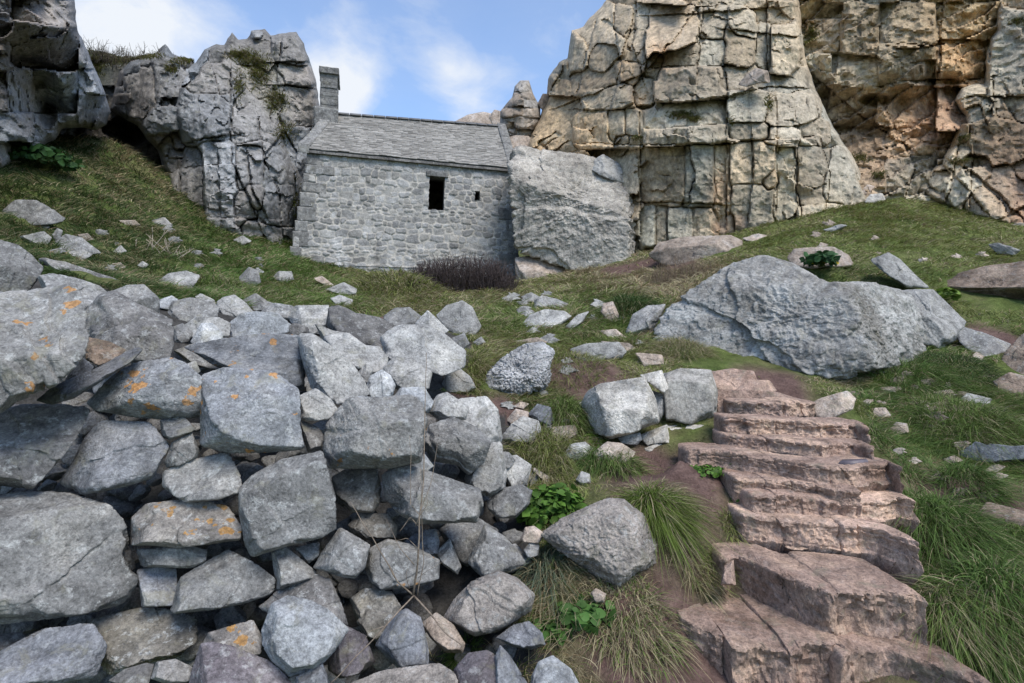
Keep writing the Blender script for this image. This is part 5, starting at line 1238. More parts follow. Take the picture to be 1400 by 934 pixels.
    _, SURF['d'] = relief('cliff', 'great pale blocky limestone cliff right of the chapel', P('690,300 700,240 722,200 726,184 736,165 746,140 751,104 764,86 776,80 781,42 797,37 806,24 820,12 832,-4 880,-90 930,-260 1100,-260 1096,-60 1093,0 1096,44 1101,78 1110,104 1116,122 1132,160 1150,190 1166,214 1180,240 1190,262 1196,290 1170,330 1000,370 860,385 760,380'),
           [(880, 340, 16.2), (1000, 320, 15.7), (1100, 300, 15.2), (1185, 275, 15.6), (900, 210, 16.1), (1000, 210, 15.75), (1090, 215, 15.5), (950, 185, 15.8), (870, 180, 16.6), (1090, 160, 16.0), (1000, 100, 16.5), (1080, 60, 16.9), (920, 60, 17.0), (1000, 0, 17.4), (850, 110, 17.8), (850, 40, 18.6), (800, 60, 19.6), (760, 110, 20.4), (830, 5, 20.2), (740, 175, 20.2), (790, 190, 18.4), (720, 230, 20), (800, 260, 18.9), (780, 360, 19.0), (1000, -200, 19), (900, -100, 20), (1090, -100, 18.5), (1090, 10, 17.6), (1110, 110, 17.6), (1150, 200, 16.2)],
           [(780, 70, (.31, .27, .225), 30), (840, 60, (.37, .32, .265), 34), (830, 130, (.32, .275, .225), 26), (760, 180, (.42, .34, .25), 26), (880, 128, (.42, .28, .17), 11), (905, 78, (.40, .27, .18), 11), (920, 40, (.35, .315, .28), 30), (945, 114, (.27, .25, .23), 30), (1000, 40, (.36, .33, .29), 34), (1075, 60, (.37, .34, .30), 26), (1022, 142, (.30, .275, .245), 18), (1090, 150, (.35, .345, .335), 26), (940, 170, (.39, .385, .37), 34), (860, 180, (.40, .36, .30), 24), (900, 240, (.40, .36, .305), 30), (920, 255, (.26, .25, .23), 12), (955, 262, (.22, .22, .205), 11), (985, 260, (.30, .225, .17), 12), (1030, 240, (.41, .36, .30), 30), (1090, 270, (.36, .315, .255), 30), (1140, 240, (.37, .35, .325), 24), (1120, 300, (.44, .38, .31), 28), (890, 320, (.30, .29, .26), 18), (950, 320, (.36, .33, .29), 26), (995, 310, (.40, .27, .20), 9), (1050, 310, (.37, .33, .28), 26), (1000, -150, (.36, .32, .27), 80), (800, 200, (.42, .36, .28), 22)],
           seeds=[(912, 47, 33, 31, 18, .95, 0, -.004), (946, 114, 51, 22, 0, .9), (930, 77, 28, 15, -4, .2), (975, 72, 20, 19, 8, .15), (1008, 70, 20, 23, 10, .4), (1074, 58, 23, 34, 0, .75), (974, 36, 15, 19, 0, .3), (1020, 33, 16, 17, 0, .6), (1045, 55, 10, 35, 0, .1), (1021, 141, 27, 25, 3, .85), (1080, 148, 31, 26, 10, .45), (937, 158, 56, 17, -6, .35), (938, 185, 58, 13, -4, .85), (1023, 178, 27, 11, 0, .65), (1080, 185, 28, 12, 0, .35), (808, 177, 24, 22, -4, .6), (843, 172, 12, 19, 0, .45), (866, 167, 12, 18, 0, .35), (850, 193, 9, 8, 0, .4), (870, 195, 9, 8, 0, .4), (882, 128, 11, 21, 0, -.15), (896, 90, 10, 20, 20, -.2), (826, 133, 27, 18, -10, .5), (855, 100, 17, 12, 0, .35), (822, 83, 14, 24, 14, .3), (790, 72, 13, 32, 4, .45), (758, 112, 8, 20, 0, .3), (851, 28, 12, 18, 12, .45), (872, 60, 12, 22, 10, .1), (878, 25, 12, 18, 0, .1), (905, 235, 32, 36, 0, .0), (956, 235, 20, 40, 0, .1), (987, 245, 11, 48, 0, -.1), (1028, 226, 28, 26, 0, .12), (1032, 288, 28, 36, 0, .1), (1075, 262, 17, 44, 6, -.1), (1054, 248, 13, 11, -30, .1), (1108, 246, 22, 34, 8, .1), (1125, 300, 34, 20, -6, .2), (1152, 244, 24, 34, 24, .15), (885, 320, 11, 30, 0, .1), (903, 318, 9, 28, 0, -.15), (930, 310, 18, 20, 0, .05), (962, 312, 16, 22, 0, .0), (995, 318, 9, 22, 0, -.1), (750, 190, 26, 9, -32, .35), (762, 210, 26, 9, -30, .15), (735, 205, 18, 8, -32, .3)],
           auto=(64, 50), auto_off=.16, acrack=.10, lines=[[(961,0),(956,58),(953,101)],[(1048,-60),(1049,98)],[(993,92),(994,160),(993,300)],[(874,154),(876,250),(874,340)],[(1060,133),(1062,200),(1060,287)],[(783,197),(884,199),(985,197),(1113,186)],[(895,93),(996,90)],[(890,143),(940,140),(996,131)],[(874,276),(940,277),(985,279)],[(895,21),(960,17),(1049,11)],[(770,143),(826,122),(868,106)],[(948,16),(925,50),(890,88)],[(783,42),(770,90),(752,127)],[(815,32),(800,80),(789,127)],[(1108,48),(1112,110),(1118,160)],[(1028,191),(1030,240),(1023,303)],[(943,200),(950,240),(943,276)],[(840,40),(850,90),(838,140)],[(870,0),(866,60),(880,110)],[(1092,190),(1085,240),(1096,300)],[(1120,190),(1135,240),(1128,290)],[(800,150),(840,150),(880,145)],[(1000,40),(1050,46),(1095,50)],[(996,131),(1049,118),(1095,120)]], seed=7, bright=1.30, warm=(1.10, 1.0, .82), step=1.4, crack=.40, round_px=9, round_d=1.3, rough=.13, warp=2.2, rag=1.3)
    _, SURF['f'] = relief('cliff', 'brown and pale outcrop at the right frame edge', P('1356,-260 1680,-260 1680,330 1400,316 1350,306 1300,288 1262,268 1240,262 1262,238 1284,222 1300,196 1318,160 1304,138 1314,120 1330,114 1346,112 1347,70 1352,52 1360,40'),
           [(1370, 40, 16.8), (1372, 90, 16.4), (1330, 125, 16.4), (1345, 150, 15.9), (1400, 160, 15.4), (1400, 250, 14.8), (1310, 240, 15.6), (1350, 280, 14.6), (1265, 262, 16.2), (1600, 200, 12.5), (1600, -200, 14.5), (1400, -200, 17.5), (1390, 300, 14)],
           [(1385, 25, (.37, .325, .28), 26), (1365, 75, (.40, .37, .32), 16), (1390, 90, (.29, .265, .235), 20), (1330, 125, (.42, .395, .35), 16), (1360, 140, (.34, .295, .245), 20), (1380, 200, (.29, .225, .18), 30), (1395, 260, (.32, .22, .17), 24), (1305, 250, (.43, .39, .335), 26), (1345, 275, (.38, .33, .275), 20), (1330, 190, (.36, .32, .265), 18), (1550, 100, (.30, .24, .19), 90)],
           seeds=[(1378, 70, 24, 50, 0, .5), (1324, 124, 20, 9, -12, .45), (1322, 143, 18, 10, -18, .3), (1345, 150, 22, 12, -10, .2), (1375, 190, 40, 38, 12, .3), (1300, 220, 20, 26, 24, .2), (1316, 255, 18, 24, 30, .35), (1345, 280, 26, 16, 30, .3), (1385, 262, 22, 40, -36, -.1), (1280, 252, 14, 16, 20, .1)], auto=(60, 50), auto_off=.14, acrack=.12, lines=[[(1318,150),(1340,142),(1350,170)],[(1290,215),(1330,235),(1370,270),(1400,300)],[(1262,240),(1300,230),(1345,285)],[(1310,200),(1300,250),(1290,285)],[(1355,110),(1362,160),(1400,170)],[(1330,215),(1325,280)]], seed=8, bright=1.28, warm=(1.10, 1.0, .82), step=1.9, crack=.4, rough=.18, round_px=10, round_d=1.2)
    o, _ = relief('rock_pinnacle', 'pointed dark pinnacle rock standing on the skyline right of the chapel roof', P('683,190 684,152 700,133 704,118 711,110 723,110 729,128 739,146 739,168 728,188 702,195'), [(685, 190, 20.8), (712, 150, 20.4), (738, 160, 20.9), (712, 112, 20.9)], [(712, 150, (.27, .235, .20))],
           auto=(30, 18), auto_off=.1, step=1.2, round_px=14, round_d=.7, back=.9, crack=.15, crack_w=1.0, rough=.08, seed=12, rag=.6, bright=1.2)
    del o['kind']; o['category'] = 'rock'
    G('flat-topped rock under the pointed pinnacle', '684,210 688,190 705,185 722,186 734,194 716,212', 20.6, 'tan', cat='rock')
    G('small dark rock wedged between the pinnacle and the great cliff', '735,142 742,128 754,129 752,146 742,152', 21.0, 'brown', cat='rock')
    G('distant sunlit tawny rocks on the skyline above the roof\'s right end', '606,178 622,166 640,157 660,153 684,157 700,196 606,198', 40.0, 'tan', cat='rock', chips=12, layer=.05)
    G('small distant ochre rock at the right end of the skyline rocks', '668,160 676,150 684,152 690,170 676,176', 39.0, 'tan', cat='rock')
    G('boulder perched on a block of the great pale cliff', '1009,116 1020,102 1034,93 1050,97 1053,114 1040,113 1022,119', 15.4, 'tan', cat='boulder')
    G('boulder lodged in the cleft behind the great pale cliff', '1096,92 1100,76 1118,70 1128,82 1122,98 1106,104', 18.6, 'tan', cat='boulder')
    for lab, pg, Y, mt in (('pale broken rock at the foot of the alcove, left of the grassy crest', '1176,262 1186,252 1200,256 1208,270 1192,276', 15.9, 'tan'), ('second broken rock at the alcove\'s foot, touching the crest grass', '1180,276 1190,266 1206,264 1214,278 1196,284', 15.5, 'block'),
                           ('thin reddish rock in the grass below the right outcrop', '1368,312 1395,304 1420,310 1400,318', 13.6, 'tan')):
        G(lab, pg, Y, mt, cat='rock')
# ------------------------------------------------------------------ vegetation
def grass_mat(name, tr=0.25):
    m = bpy.data.materials.new(name); t = NT(nodes_of(m))
    at = t.n('ShaderNodeAttribute', attribute_name='col').outputs['Color']
    d = t.n('ShaderNodeBsdfPrincipled'); d.inputs['Roughness'].default_value = .6; d.inputs['Specular IOR Level'].default_value = .2
    tl = t.n('ShaderNodeBsdfTranslucent'); mx = t.n('ShaderNodeMixShader'); mx.inputs[0].default_value = tr
    t.l(at, d.inputs['Base Color']); t.l(at, tl.inputs['Color']); t.l(d.outputs[0], mx.inputs[1]); t.l(tl.outputs[0], mx.inputs[2])
    o = t.n('ShaderNodeOutputMaterial'); t.l(mx.outputs[0], o.inputs[0]); return m
GM = grass_mat('grass_blades')
GREEN = np.array([.12, .172, .045]); LUSH = np.array([.088, .145, .036]); OLIVE = np.array([.18, .205, .062]); STRAW = np.array([.36, .31, .19]); DEAD = np.array([.25, .18, .11]); DKG = np.array([.048, .078, .024])
def blades(B, D, L, Wd, C, bend, seg=4):
    """B roots, D first direction (unit), L length, Wd width, C colour, bend sideways/down pull (n,3)"""
    n = len(B); rs = np.random.RandomState(2)
    a = rs.uniform(0, 2 * np.pi, n); side = np.stack([np.cos(a), np.sin(a) * .5, np.zeros(n)], 1)
    side -= (side * D).sum(1)[:, None] * D; side /= np.linalg.norm(side, axis=1)[:, None]
    V = np.zeros((n, 2 * seg + 1, 3)); Cc = np.zeros((n, 2 * seg + 1, 3))
    for k in range(seg + 1):
        t = k / seg
        p = B + D * (L * t)[:, None] + bend * (L * t * t)[:, None]
        w = Wd * (1 - t) ** .6 * .5
        sh = .8 + .35 * t
        if k < seg:
            V[:, 2 * k] = p - side * w[:, None]; V[:, 2 * k + 1] = p + side * w[:, None]; Cc[:, 2 * k] = Cc[:, 2 * k + 1] = C
        else: V[:, 2 * k] = p; Cc[:, 2 * k] = C
    f = []
    for k in range(seg - 1): f += [(2 * k, 2 * k + 1, 2 * k + 3), (2 * k, 2 * k + 3, 2 * k + 2)]
    f.append((2 * seg - 2, 2 * seg - 1, 2 * seg))
    Fq = (np.array(f)[None] + (np.arange(n) * (2 * seg + 1))[:, None, None]).reshape(-1, 3)
    return V.reshape(-1, 3), Fq, Cc.reshape(-1, 3)
# zones: pixel centre, radii, straw share, length, density, colour
ZONES = [(640, 410, 70, 30, .6, .24, 1.0, OLIVE), (560, 385, 60, 22, .35, .30, 1.0, OLIVE), (910, 378, 80, 22, .95, .32, 1.0, OLIVE), (700, 405, 60, 20, .4, .25, 1, OLIVE), (690, 430, 60, 24, .18, .28, 1, LUSH), (830, 430, 50, 30, .3, .3, 1, GREEN), (680, 500, 70, 50, .3, .22, 1, OLIVE),
         (840, 500, 70, 20, .25, .2, 1, OLIVE), (730, 560, 60, 40, .3, .22, 1, GREEN), (760, 640, 60, 40, .4, .2, 1, OLIVE), (1150, 320, 160, 40, .2, .16, 1, OLIVE), (1330, 340, 120, 60, .2, .18, 1, OLIVE), (1150, 380, 80, 18, .1, .16, 1, DKG), (1270, 570, 60, 70, .08, .20, 1, LUSH), (1330, 560, 70, 40, .18, .22, 1, GREEN),
         (1300, 490, 60, 30, .15, .22, 1, GREEN), (1300, 660, 60, 60, .15, .26, 1, LUSH), (1330, 800, 110, 90, .16, .24, 1, LUSH), (1380, 630, 60, 40, .2, .2, 1, GREEN), (60, 260, 120, 60, .12, .26, 1, DKG), (180, 260, 80, 70, .45, .26, 1, DKG), (120, 330, 140, 40, .15, .24, 1, DKG * 1.3), (330, 350, 90, 50, .2, .24, 1, LUSH), (430, 400, 60, 30, .2, .24, 1, GREEN),  # dark green on the left slope puts its shade into the blade colour
         (840, 850, 80, 70, .70, .24, 1.0, GREEN), (760, 790, 60, 60, .6, .24, 1.0, GREEN), (960, 680, 50, 40, .35, .10, .8, GREEN), (900, 650, 60, 30, .5, .07, .25, OLIVE), (1010, 640, 40, 30, .15, .09, .8, GREEN), (930, 780, 40, 50, .8, .22, 1, GREEN), (200, 200, 60, 25, .8, .25, .5, DKG), (1000, 505, 120, 20, .7, .14, .7, OLIVE)]
def build_grass():
    zx = np.array([z[0] for z in ZONES], float); zy = np.array([z[1] for z in ZONES], float); rx = np.array([z[2] for z in ZONES], float); ry = np.array([z[3] for z in ZONES], float)
    zs = np.array([z[4] for z in ZONES]); zl = np.array([z[5] for z in ZONES]); zd = np.array([z[6] for z in ZONES]); zc = np.array([z[7] for z in ZONES])
    rng = np.random.default_rng(5)
    for part, (n, y0, y1, seg, label) in enumerate(((400000, 2.45, 7.0, 4, 'grass growing round the stones and steps in the foreground'), (420000, 7.0, 21.0, 3, 'grass on the slopes below the chapel and the cliffs'))):
        px = rng.uniform(-260, 1700, n); q = rng.uniform(0, 1, n); e = 1.6 if part == 0 else 1.0
        Y = (y0 ** e + (y1 ** e - y0 ** e) * q) ** (1 / e)
        X = (px - CX) / F * Y; Z = terrain(X, Y); py = CY - Z / Y * F
        ok = ~pip(px, py, PILEPOLY) & ~pip(px, py, [(940, 960), (900, 905), (1000, 745), (1040, 700), (950, 628), (985, 540), (1040, 528), (1062, 535), (1110, 540), (1185, 555), (1196, 610), (1232, 640), (1255, 690), (1240, 745), (1270, 830), (1370, 960)])
        for H, a, b in ROCKS:
            cand = ok & (Y > a - .05) & (Y < b)
            if cand.any():
                k = np.nonzero(cand)[0]; ok[k[pip(px[k], py[k] , H)]] = False
        px, py, X, Y, Z = (a[ok] for a in (px, py, X, Y, Z))
        w = np.exp(-(((px[:, None] + 25 * perlin(col3(X * 1.3, Y * 1.3, 2))[:, None]) - zx) / rx) ** 2 - ((py[:, None] - zy) / ry) ** 2) + 1e-6
        w[:, :] += 1e-5
        ws = w.sum(1)[:, None]; straw = (w @ zs) / ws[:, 0]; ln = (w @ zl) / ws[:, 0]; den = (w @ zd) / ws[:, 0]; cl = (w @ zc) / ws
        sm = soil_mask(X, Y)
        lump = fbm(col3(X * 1.7, Y * 1.7, 8.8), 3); fine = fbm(col3(X * 6, Y * 6, 1.1), 2)
        k = (rng.uniform(0, 1, len(X)) < den * np.clip(1.05 - 1.25 * sm, 0.02, 1) * np.clip(.9 + 1.2 * lump, .3, 1))
        X, Y, Z, straw, ln, cl, lump, fine, px, py = (a[k] for a in (X, Y, Z, straw, ln, cl, lump, fine, px, py)); m = len(X)
        isS = rng.uniform(0, 1, m) < np.clip(straw + .6 * fine + .55 * lump, 0, .97)
        C = cl * (1 + .5 * fine)[:, None] * rng.uniform(.65, 1.45, m)[:, None]
        sc = STRAW * rng.uniform(.55, 1.3, m)[:, None]; dd = rng.uniform(0, 1, m) < .3; sc[dd] = DEAD * rng.uniform(.7, 1.3, dd.sum())[:, None]
        C = np.where(isS[:, None], sc, C); C = np.clip(C, .008, .6)
        L = (.68 if part == 0 else .9) * ln * rng.uniform(.4, 1.2, m) * (1 + .45 * lump)
        Wd = np.maximum(.0038, .0011 * Y) * rng.uniform(.8, 1.4, m)
        a = 2.2 * np.pi * fbm(col3(X * .8, Y * .8, 3.3), 2) + rng.normal(0, 1.0, m)
        lean = rng.uniform(.25, .9, m)
        D = np.stack([np.cos(a) * lean, np.sin(a) * lean - .25, np.ones(m)], 1); D /= np.linalg.norm(D, axis=1)[:, None]
        e_ = .25; gxx = (terrain(X + e_, Y, False) - terrain(X - e_, Y, False)) / (2 * e_); gyy = (terrain(X, Y + e_, False) - terrain(X, Y - e_, False)) / (2 * e_)
        bend = np.stack([np.cos(a) * .5 - gxx * .3, np.sin(a) * .5 - np.clip(gyy, -.3, 1) * .5, -rng.uniform(.35, .95, m)], 1)
        V, Fq, Cc = blades(np.stack([X, Y, Z - .01], 1), D, L, Wd, C, bend, seg)
        o = mesh_obj('grass', V, Fq, GM, None, False, {'col': Cc}); tag(o, label, 'grass', kind='stuff')
def tussock(label, px, py, r, length, n, col, straw=.15, flow=(0, -.5), name='grass_tussock', dY=0.0, dz=0.0, seed=0, wid=.0045, squash=1.0, upz=1.0, tangle=1.5):
    rng = np.random.default_rng(seed + 77)
    Y = hit(px, py) + dY; c = un(px, py, Y)
    a = rng.uniform(0, 2 * np.pi, n); q = np.sqrt(rng.uniform(0, 1, n)); x = c[0] + r * q * np.cos(a); y = c[1] + r * squash * q * np.sin(a)
    z = terrain(x, y) + dz * (1 - q * q) - .02
    out = np.stack([np.cos(a) * q + flow[0], np.sin(a) * q + flow[1], np.zeros(n)], 1)
    jit = rng.normal(0, .22, (n, 3)) * tangle
    D = out * .40 + np.array([0, 0, upz]) + jit * .8; D /= np.linalg.norm(D, axis=1)[:, None]
    bend = out * .6 + jit * .5 + np.array([0, 0, -1.0]) * rng.uniform(.55, 1.15, n)[:, None]
    L = .80 * length * rng.uniform(.35, 1.15, n)
    cl = fbm(np.stack([x * 6, y * 6, 0 * x + seed], 1), 2)
    C = np.asarray(col) * rng.uniform(.55, 1.5, n)[:, None] * (1 + .5 * cl)[:, None]
    s = rng.uniform(0, 1, n) < straw; C[s] = STRAW * rng.uniform(.5, 1.25, s.sum())[:, None]
    V, Fq, Cc = blades(np.stack([x, y, z], 1), D, L, wid * rng.uniform(.6, 1.8, n), np.clip(C, .008, .6), bend, 5)
    o = mesh_obj(name, V - c, Fq, GM, None, False, {'col': Cc}); o.location = c
    tag(o, label, 'grass tuft', 'grass tussocks on the slope')
    return o
def build_tussocks():
    T = tussock
    T('long green tuft of grass hanging down beside the big rounded boulder', 893, 690, .15, .27, 3000, (.105, .15, .03), .22, (.12, -.6), dz=.06, seed=1, dY=.0, upz=.22, squash=.6)
    T('straw-coloured crown of grass above the hanging green tuft', 892, 672, .24, .18, 1500, OLIVE, .85, (.1, -.8), upz=.5, tangle=1.8, seed=2, squash=.5)
    T('bleached grass drooping below the hanging tuft, left of the largest step', 950, 770, .12, .16, 700, GREEN, .85, (.2, -.8), seed=3, tangle=1.8)
    T('big dark green tussock right of the fourth step', 1290, 735, .34, .34, 3200, LUSH, .10, (-.1, -.6), dz=.16, seed=4)
    T('green tussock with pale drooping edge right of the largest step', 1305, 850, .18, .30, 2400, GREEN, .40, (-.1, -.9), dz=.12, seed=5)
    T('large tussock filling the lower right corner of the slope', 1372, 850, .34, .36, 3200, LUSH, .14, (-.2, -.6), dz=.18, seed=6)
    T('round dark tussock between bluish rock and muddy gully', 1325, 668, .22, .22, 1600, LUSH, .08, (0, -.6), dz=.14, seed=7)
    T('broad shaggy tussock under the long slanting bank on the right', 1330, 588, .55, .26, 3000, GREEN, .18, (0, -.6), dz=.20, seed=8)
    T('tussock under the right end of the huge pitted boulder', 1245, 523, .42, .26, 1800, LUSH, .12, (0, -.7), dz=.14, seed=9)
    T('dark mound of grass below the leaning grey slab', 1310, 510, .42, .24, 1500, DKG * 1.3, .12, (0, -.6), dz=.14, seed=10)
    T('small tussock at the right frame edge above the muddy gully', 1398, 735, .14, .18, 700, GREEN, .2, (0, -.6), dz=.08, seed=11)
    T('dark tussock beside the small reddish lichen stone', 858, 428, .45, .34, 1500, DKG * 1.4, .1, (0, -.5), dz=.2, seed=12, wid=.008)
    T('mossy green tuft beside the coarse pitted boulder', 775, 505, .42, .2, 1400, OLIVE, .3, (0, -.5), dz=.14, seed=13)
    T('green tuft under the pale cut block with the brown face', 775, 572, .25, .26, 1300, GREEN, .15, (.1, -.7), dz=.12, seed=14)
    T('short green tuft below the row of pale cut blocks', 845, 640, .2, .2, 1100, GREEN, .15, (0, -.7), dz=.10, seed=15)
    T('tall green tuft left of the bare earth slope', 818, 632, .14, .26, 900, LUSH, .08, (-.1, -.6), dz=.08, seed=17)
    T('grass tuft in front of the pinkish squared stone', 745, 615, .3, .22, 1500, OLIVE, .35, (0, -.7), dz=.10, seed=18)
    T('small green tuft growing against the pinkish-grey granular boulder', 637, 862, .07, .16, 500, LUSH, .08, (0, -.5), dz=.0, seed=19, dY=-.15)
    T('grass tuft between the slate shard and the streaked stone', 700, 905, .12, .2, 600, GREEN, .75, (0, -.6), seed=20, dY=-.1)
    T('bluish spiky tuft left of the big rounded boulder', 742, 780, .14, .26, 800, (.10, .13, .085), .3, (0, -.7), dz=.05, seed=21)
    T('straw-coloured drooping tuft in the bottom middle', 860, 850, .26, .15, 2000, GREEN, .7, (0, -.7), dz=.05, seed=22, tangle=2.2)
    T('tangled dry grass under the twigs', 590, 895, .10, .16, 420, GREEN, .85, (0, -.5), seed=23, dY=-.1)
    T('green tuft at the edge of the left pile near the angular boulder', 300, 395, .5, .3, 1200, GREEN, .3, (.1, -.6), dz=.15, seed=24, wid=.007)
    T('pale straw tussock left of the huge pitted boulder', 930, 480, .34, .26, 1500, OLIVE, .75, (-.1, -.5), dz=.10, seed=25)
    T('straw tussock on the bank below the heather', 600, 395, .8, .34, 1800, OLIVE, .7, (0, -.5), dz=.2, seed=26, wid=.012)
    T('shaggy olive mound at the foot of the chapel wall', 545, 398, .9, .36, 2000, OLIVE, .4, (0, -.5), dz=.35, seed=27, wid=.012)
    T('green tuft on the grass crest right of the wall', 640, 500, .35, .2, 1200, OLIVE, .3, (0, -.6), dz=.1, seed=28)
def build_edge_tufts():
    for k, (lab, px, py, r, L, c) in enumerate((('small green tuft at the right end of the hollow-fronted step', 1196, 592, .10, .14, GREEN), ('grass tuft creeping over the right end of the plaque step', 1243, 648, .12, .16, LUSH), ('grass tuft at the right end of the long plain block', 1266, 702, .12, .18, LUSH),
                                                ('dark tuft hanging over the grey pointed stone at the fourth step', 1250, 752, .12, .18, LUSH), ('thin tuft at the left end of the fourth step', 1000, 715, .10, .12, OLIVE), ('short tuft at the left end of the plaque step', 945, 632, .10, .10, GREEN),
                                                ('dry tuft at the left end of the largest step', 978, 772, .08, .14, OLIVE), ('low tuft above the right end of the crumbling step', 1182, 560, .12, .12, OLIVE), ('grass tuft at the foot of the narrow brown stone by the steps', 990, 640, .09, .11, GREEN),
                                                ('tuft under the right end of the largest step', 1278, 830, .10, .2, GREEN))):
        tussock(lab, px, py, r, L, 420, c, .25, (0, -.5), dz=.03, seed=40 + k, tangle=1.6)
def leafy(label, px, py, r, n, size, dY=0, seed=0, hgt=.8, name='leafy_plant', col=(.085, .17, .03), yellow=0):
    rng = np.random.default_rng(seed + 5)
    Y = hit(px, py) + dY; c = un(px, py, Y)
    root = empty(name, c); tag(root, label, 'plant')
    mb = MB(); st = MB()
    for i in range(n):
        d = rng.normal(size=3); d[2] = abs(d[2]) * .9; d /= np.linalg.norm(d); q = rng.uniform(.45, 1) ** .6
        p = d * np.array([r, r * .7, r * hgt]) * q
        s = size * rng.uniform(.55, 1.25); yaw = rng.uniform(0, 6.28); el = rng.uniform(.1, .9)
        ax = np.array([math.cos(yaw) * math.cos(el), math.sin(yaw) * math.cos(el), math.sin(el) * .6]); ax /= np.linalg.norm(ax)
        sd = np.cross(ax, d + .3 * rng.normal(size=3)); sd /= np.linalg.norm(sd); nn = np.cross(sd, ax)
        prof = [(0, .05), (.25, .36), (.55, .46), (.8, .30), (1, .03)]
        V = []
        for t, w in prof:
            b = p + ax * s * t - nn * s * .28 * t * t
            V += [b - sd * s * w + nn * s * .10 * (w > .1), b, b + sd * s * w + nn * s * .10 * (w > .1)]
        Fq = []
        for k in range(4): Fq += [(3 * k, 3 * k + 1, 3 * k + 4, 3 * k + 3), (3 * k + 1, 3 * k + 2, 3 * k + 5, 3 * k + 4)]
        cc = np.array(col) * rng.uniform(.55, 1.5)
        if rng.uniform() < yellow: cc = np.array([.5, .38, .03])
        mb.add(V, Fq, cc)
        if i % 4 == 0: st.tube([(p * .1) * np.array([1, 1, 0]) - np.array([0, 0, .03]), p * .6, p], .0025, .0015, 4, (.09, .13, .04))
    mb.build('foliage', GM, root, True, None, True); st.build('stem', GM, root, True, None, True)
    return root
def twig_mat(name, c0, c1):
    m = bpy.data.materials.new(name); t = NT(nodes_of(m)); v, _ = t.coords(True)
    t.finish(t.ramp(t.noise(v, 40, 4), [(.3, c0), (.7, c1)]), .85, t.noise(v, 120, 3), .5, .003, .2); return m
def shrub(label, name, cat, px, py, w, h, n, mat, Y=None, r=.006, spread=.25, seed=0, twigs=3, depth=.4):
    rs = np.random.RandomState(seed + 3)
    Y = Y or hit(px, py); c = un(px, py, Y); mb = MB()
    for i in range(n):
        x = rs.uniform(-w, w); y = rs.uniform(-depth, depth); z0 = terrain([c[0] + x], [c[1] + y])[0] - c[2] if Y == hit(px, py) else 0
        hh = h * rs.uniform(.5, 1.1) * (1 - .5 * (abs(x) / w) ** 3); p = np.array([x, y, z0 - .05]); pts = [p]
        d = np.array([rs.normal(0, spread), rs.normal(0, spread), 1.0])
        for k in range(4):
            d = d + rs.normal(0, .12, 3); p = p + d / np.linalg.norm(d) * hh / 4; pts.append(p)
        mb.tube(pts, r, r * .4, 4)
        for k in range(twigs):
            j = rs.randint(1, 4); q = pts[j]; e = q + np.array([rs.normal(0, .5), rs.normal(0, .5), rs.uniform(.3, 1)]) * hh * .25
            mb.tube([q, (q + e) / 2 + rs.normal(0, .02, 3), e], r * .6, r * .3, 3)
    o = mb.build(name, mat, None, True); o.location = c; tag(o, label, cat)
    return o
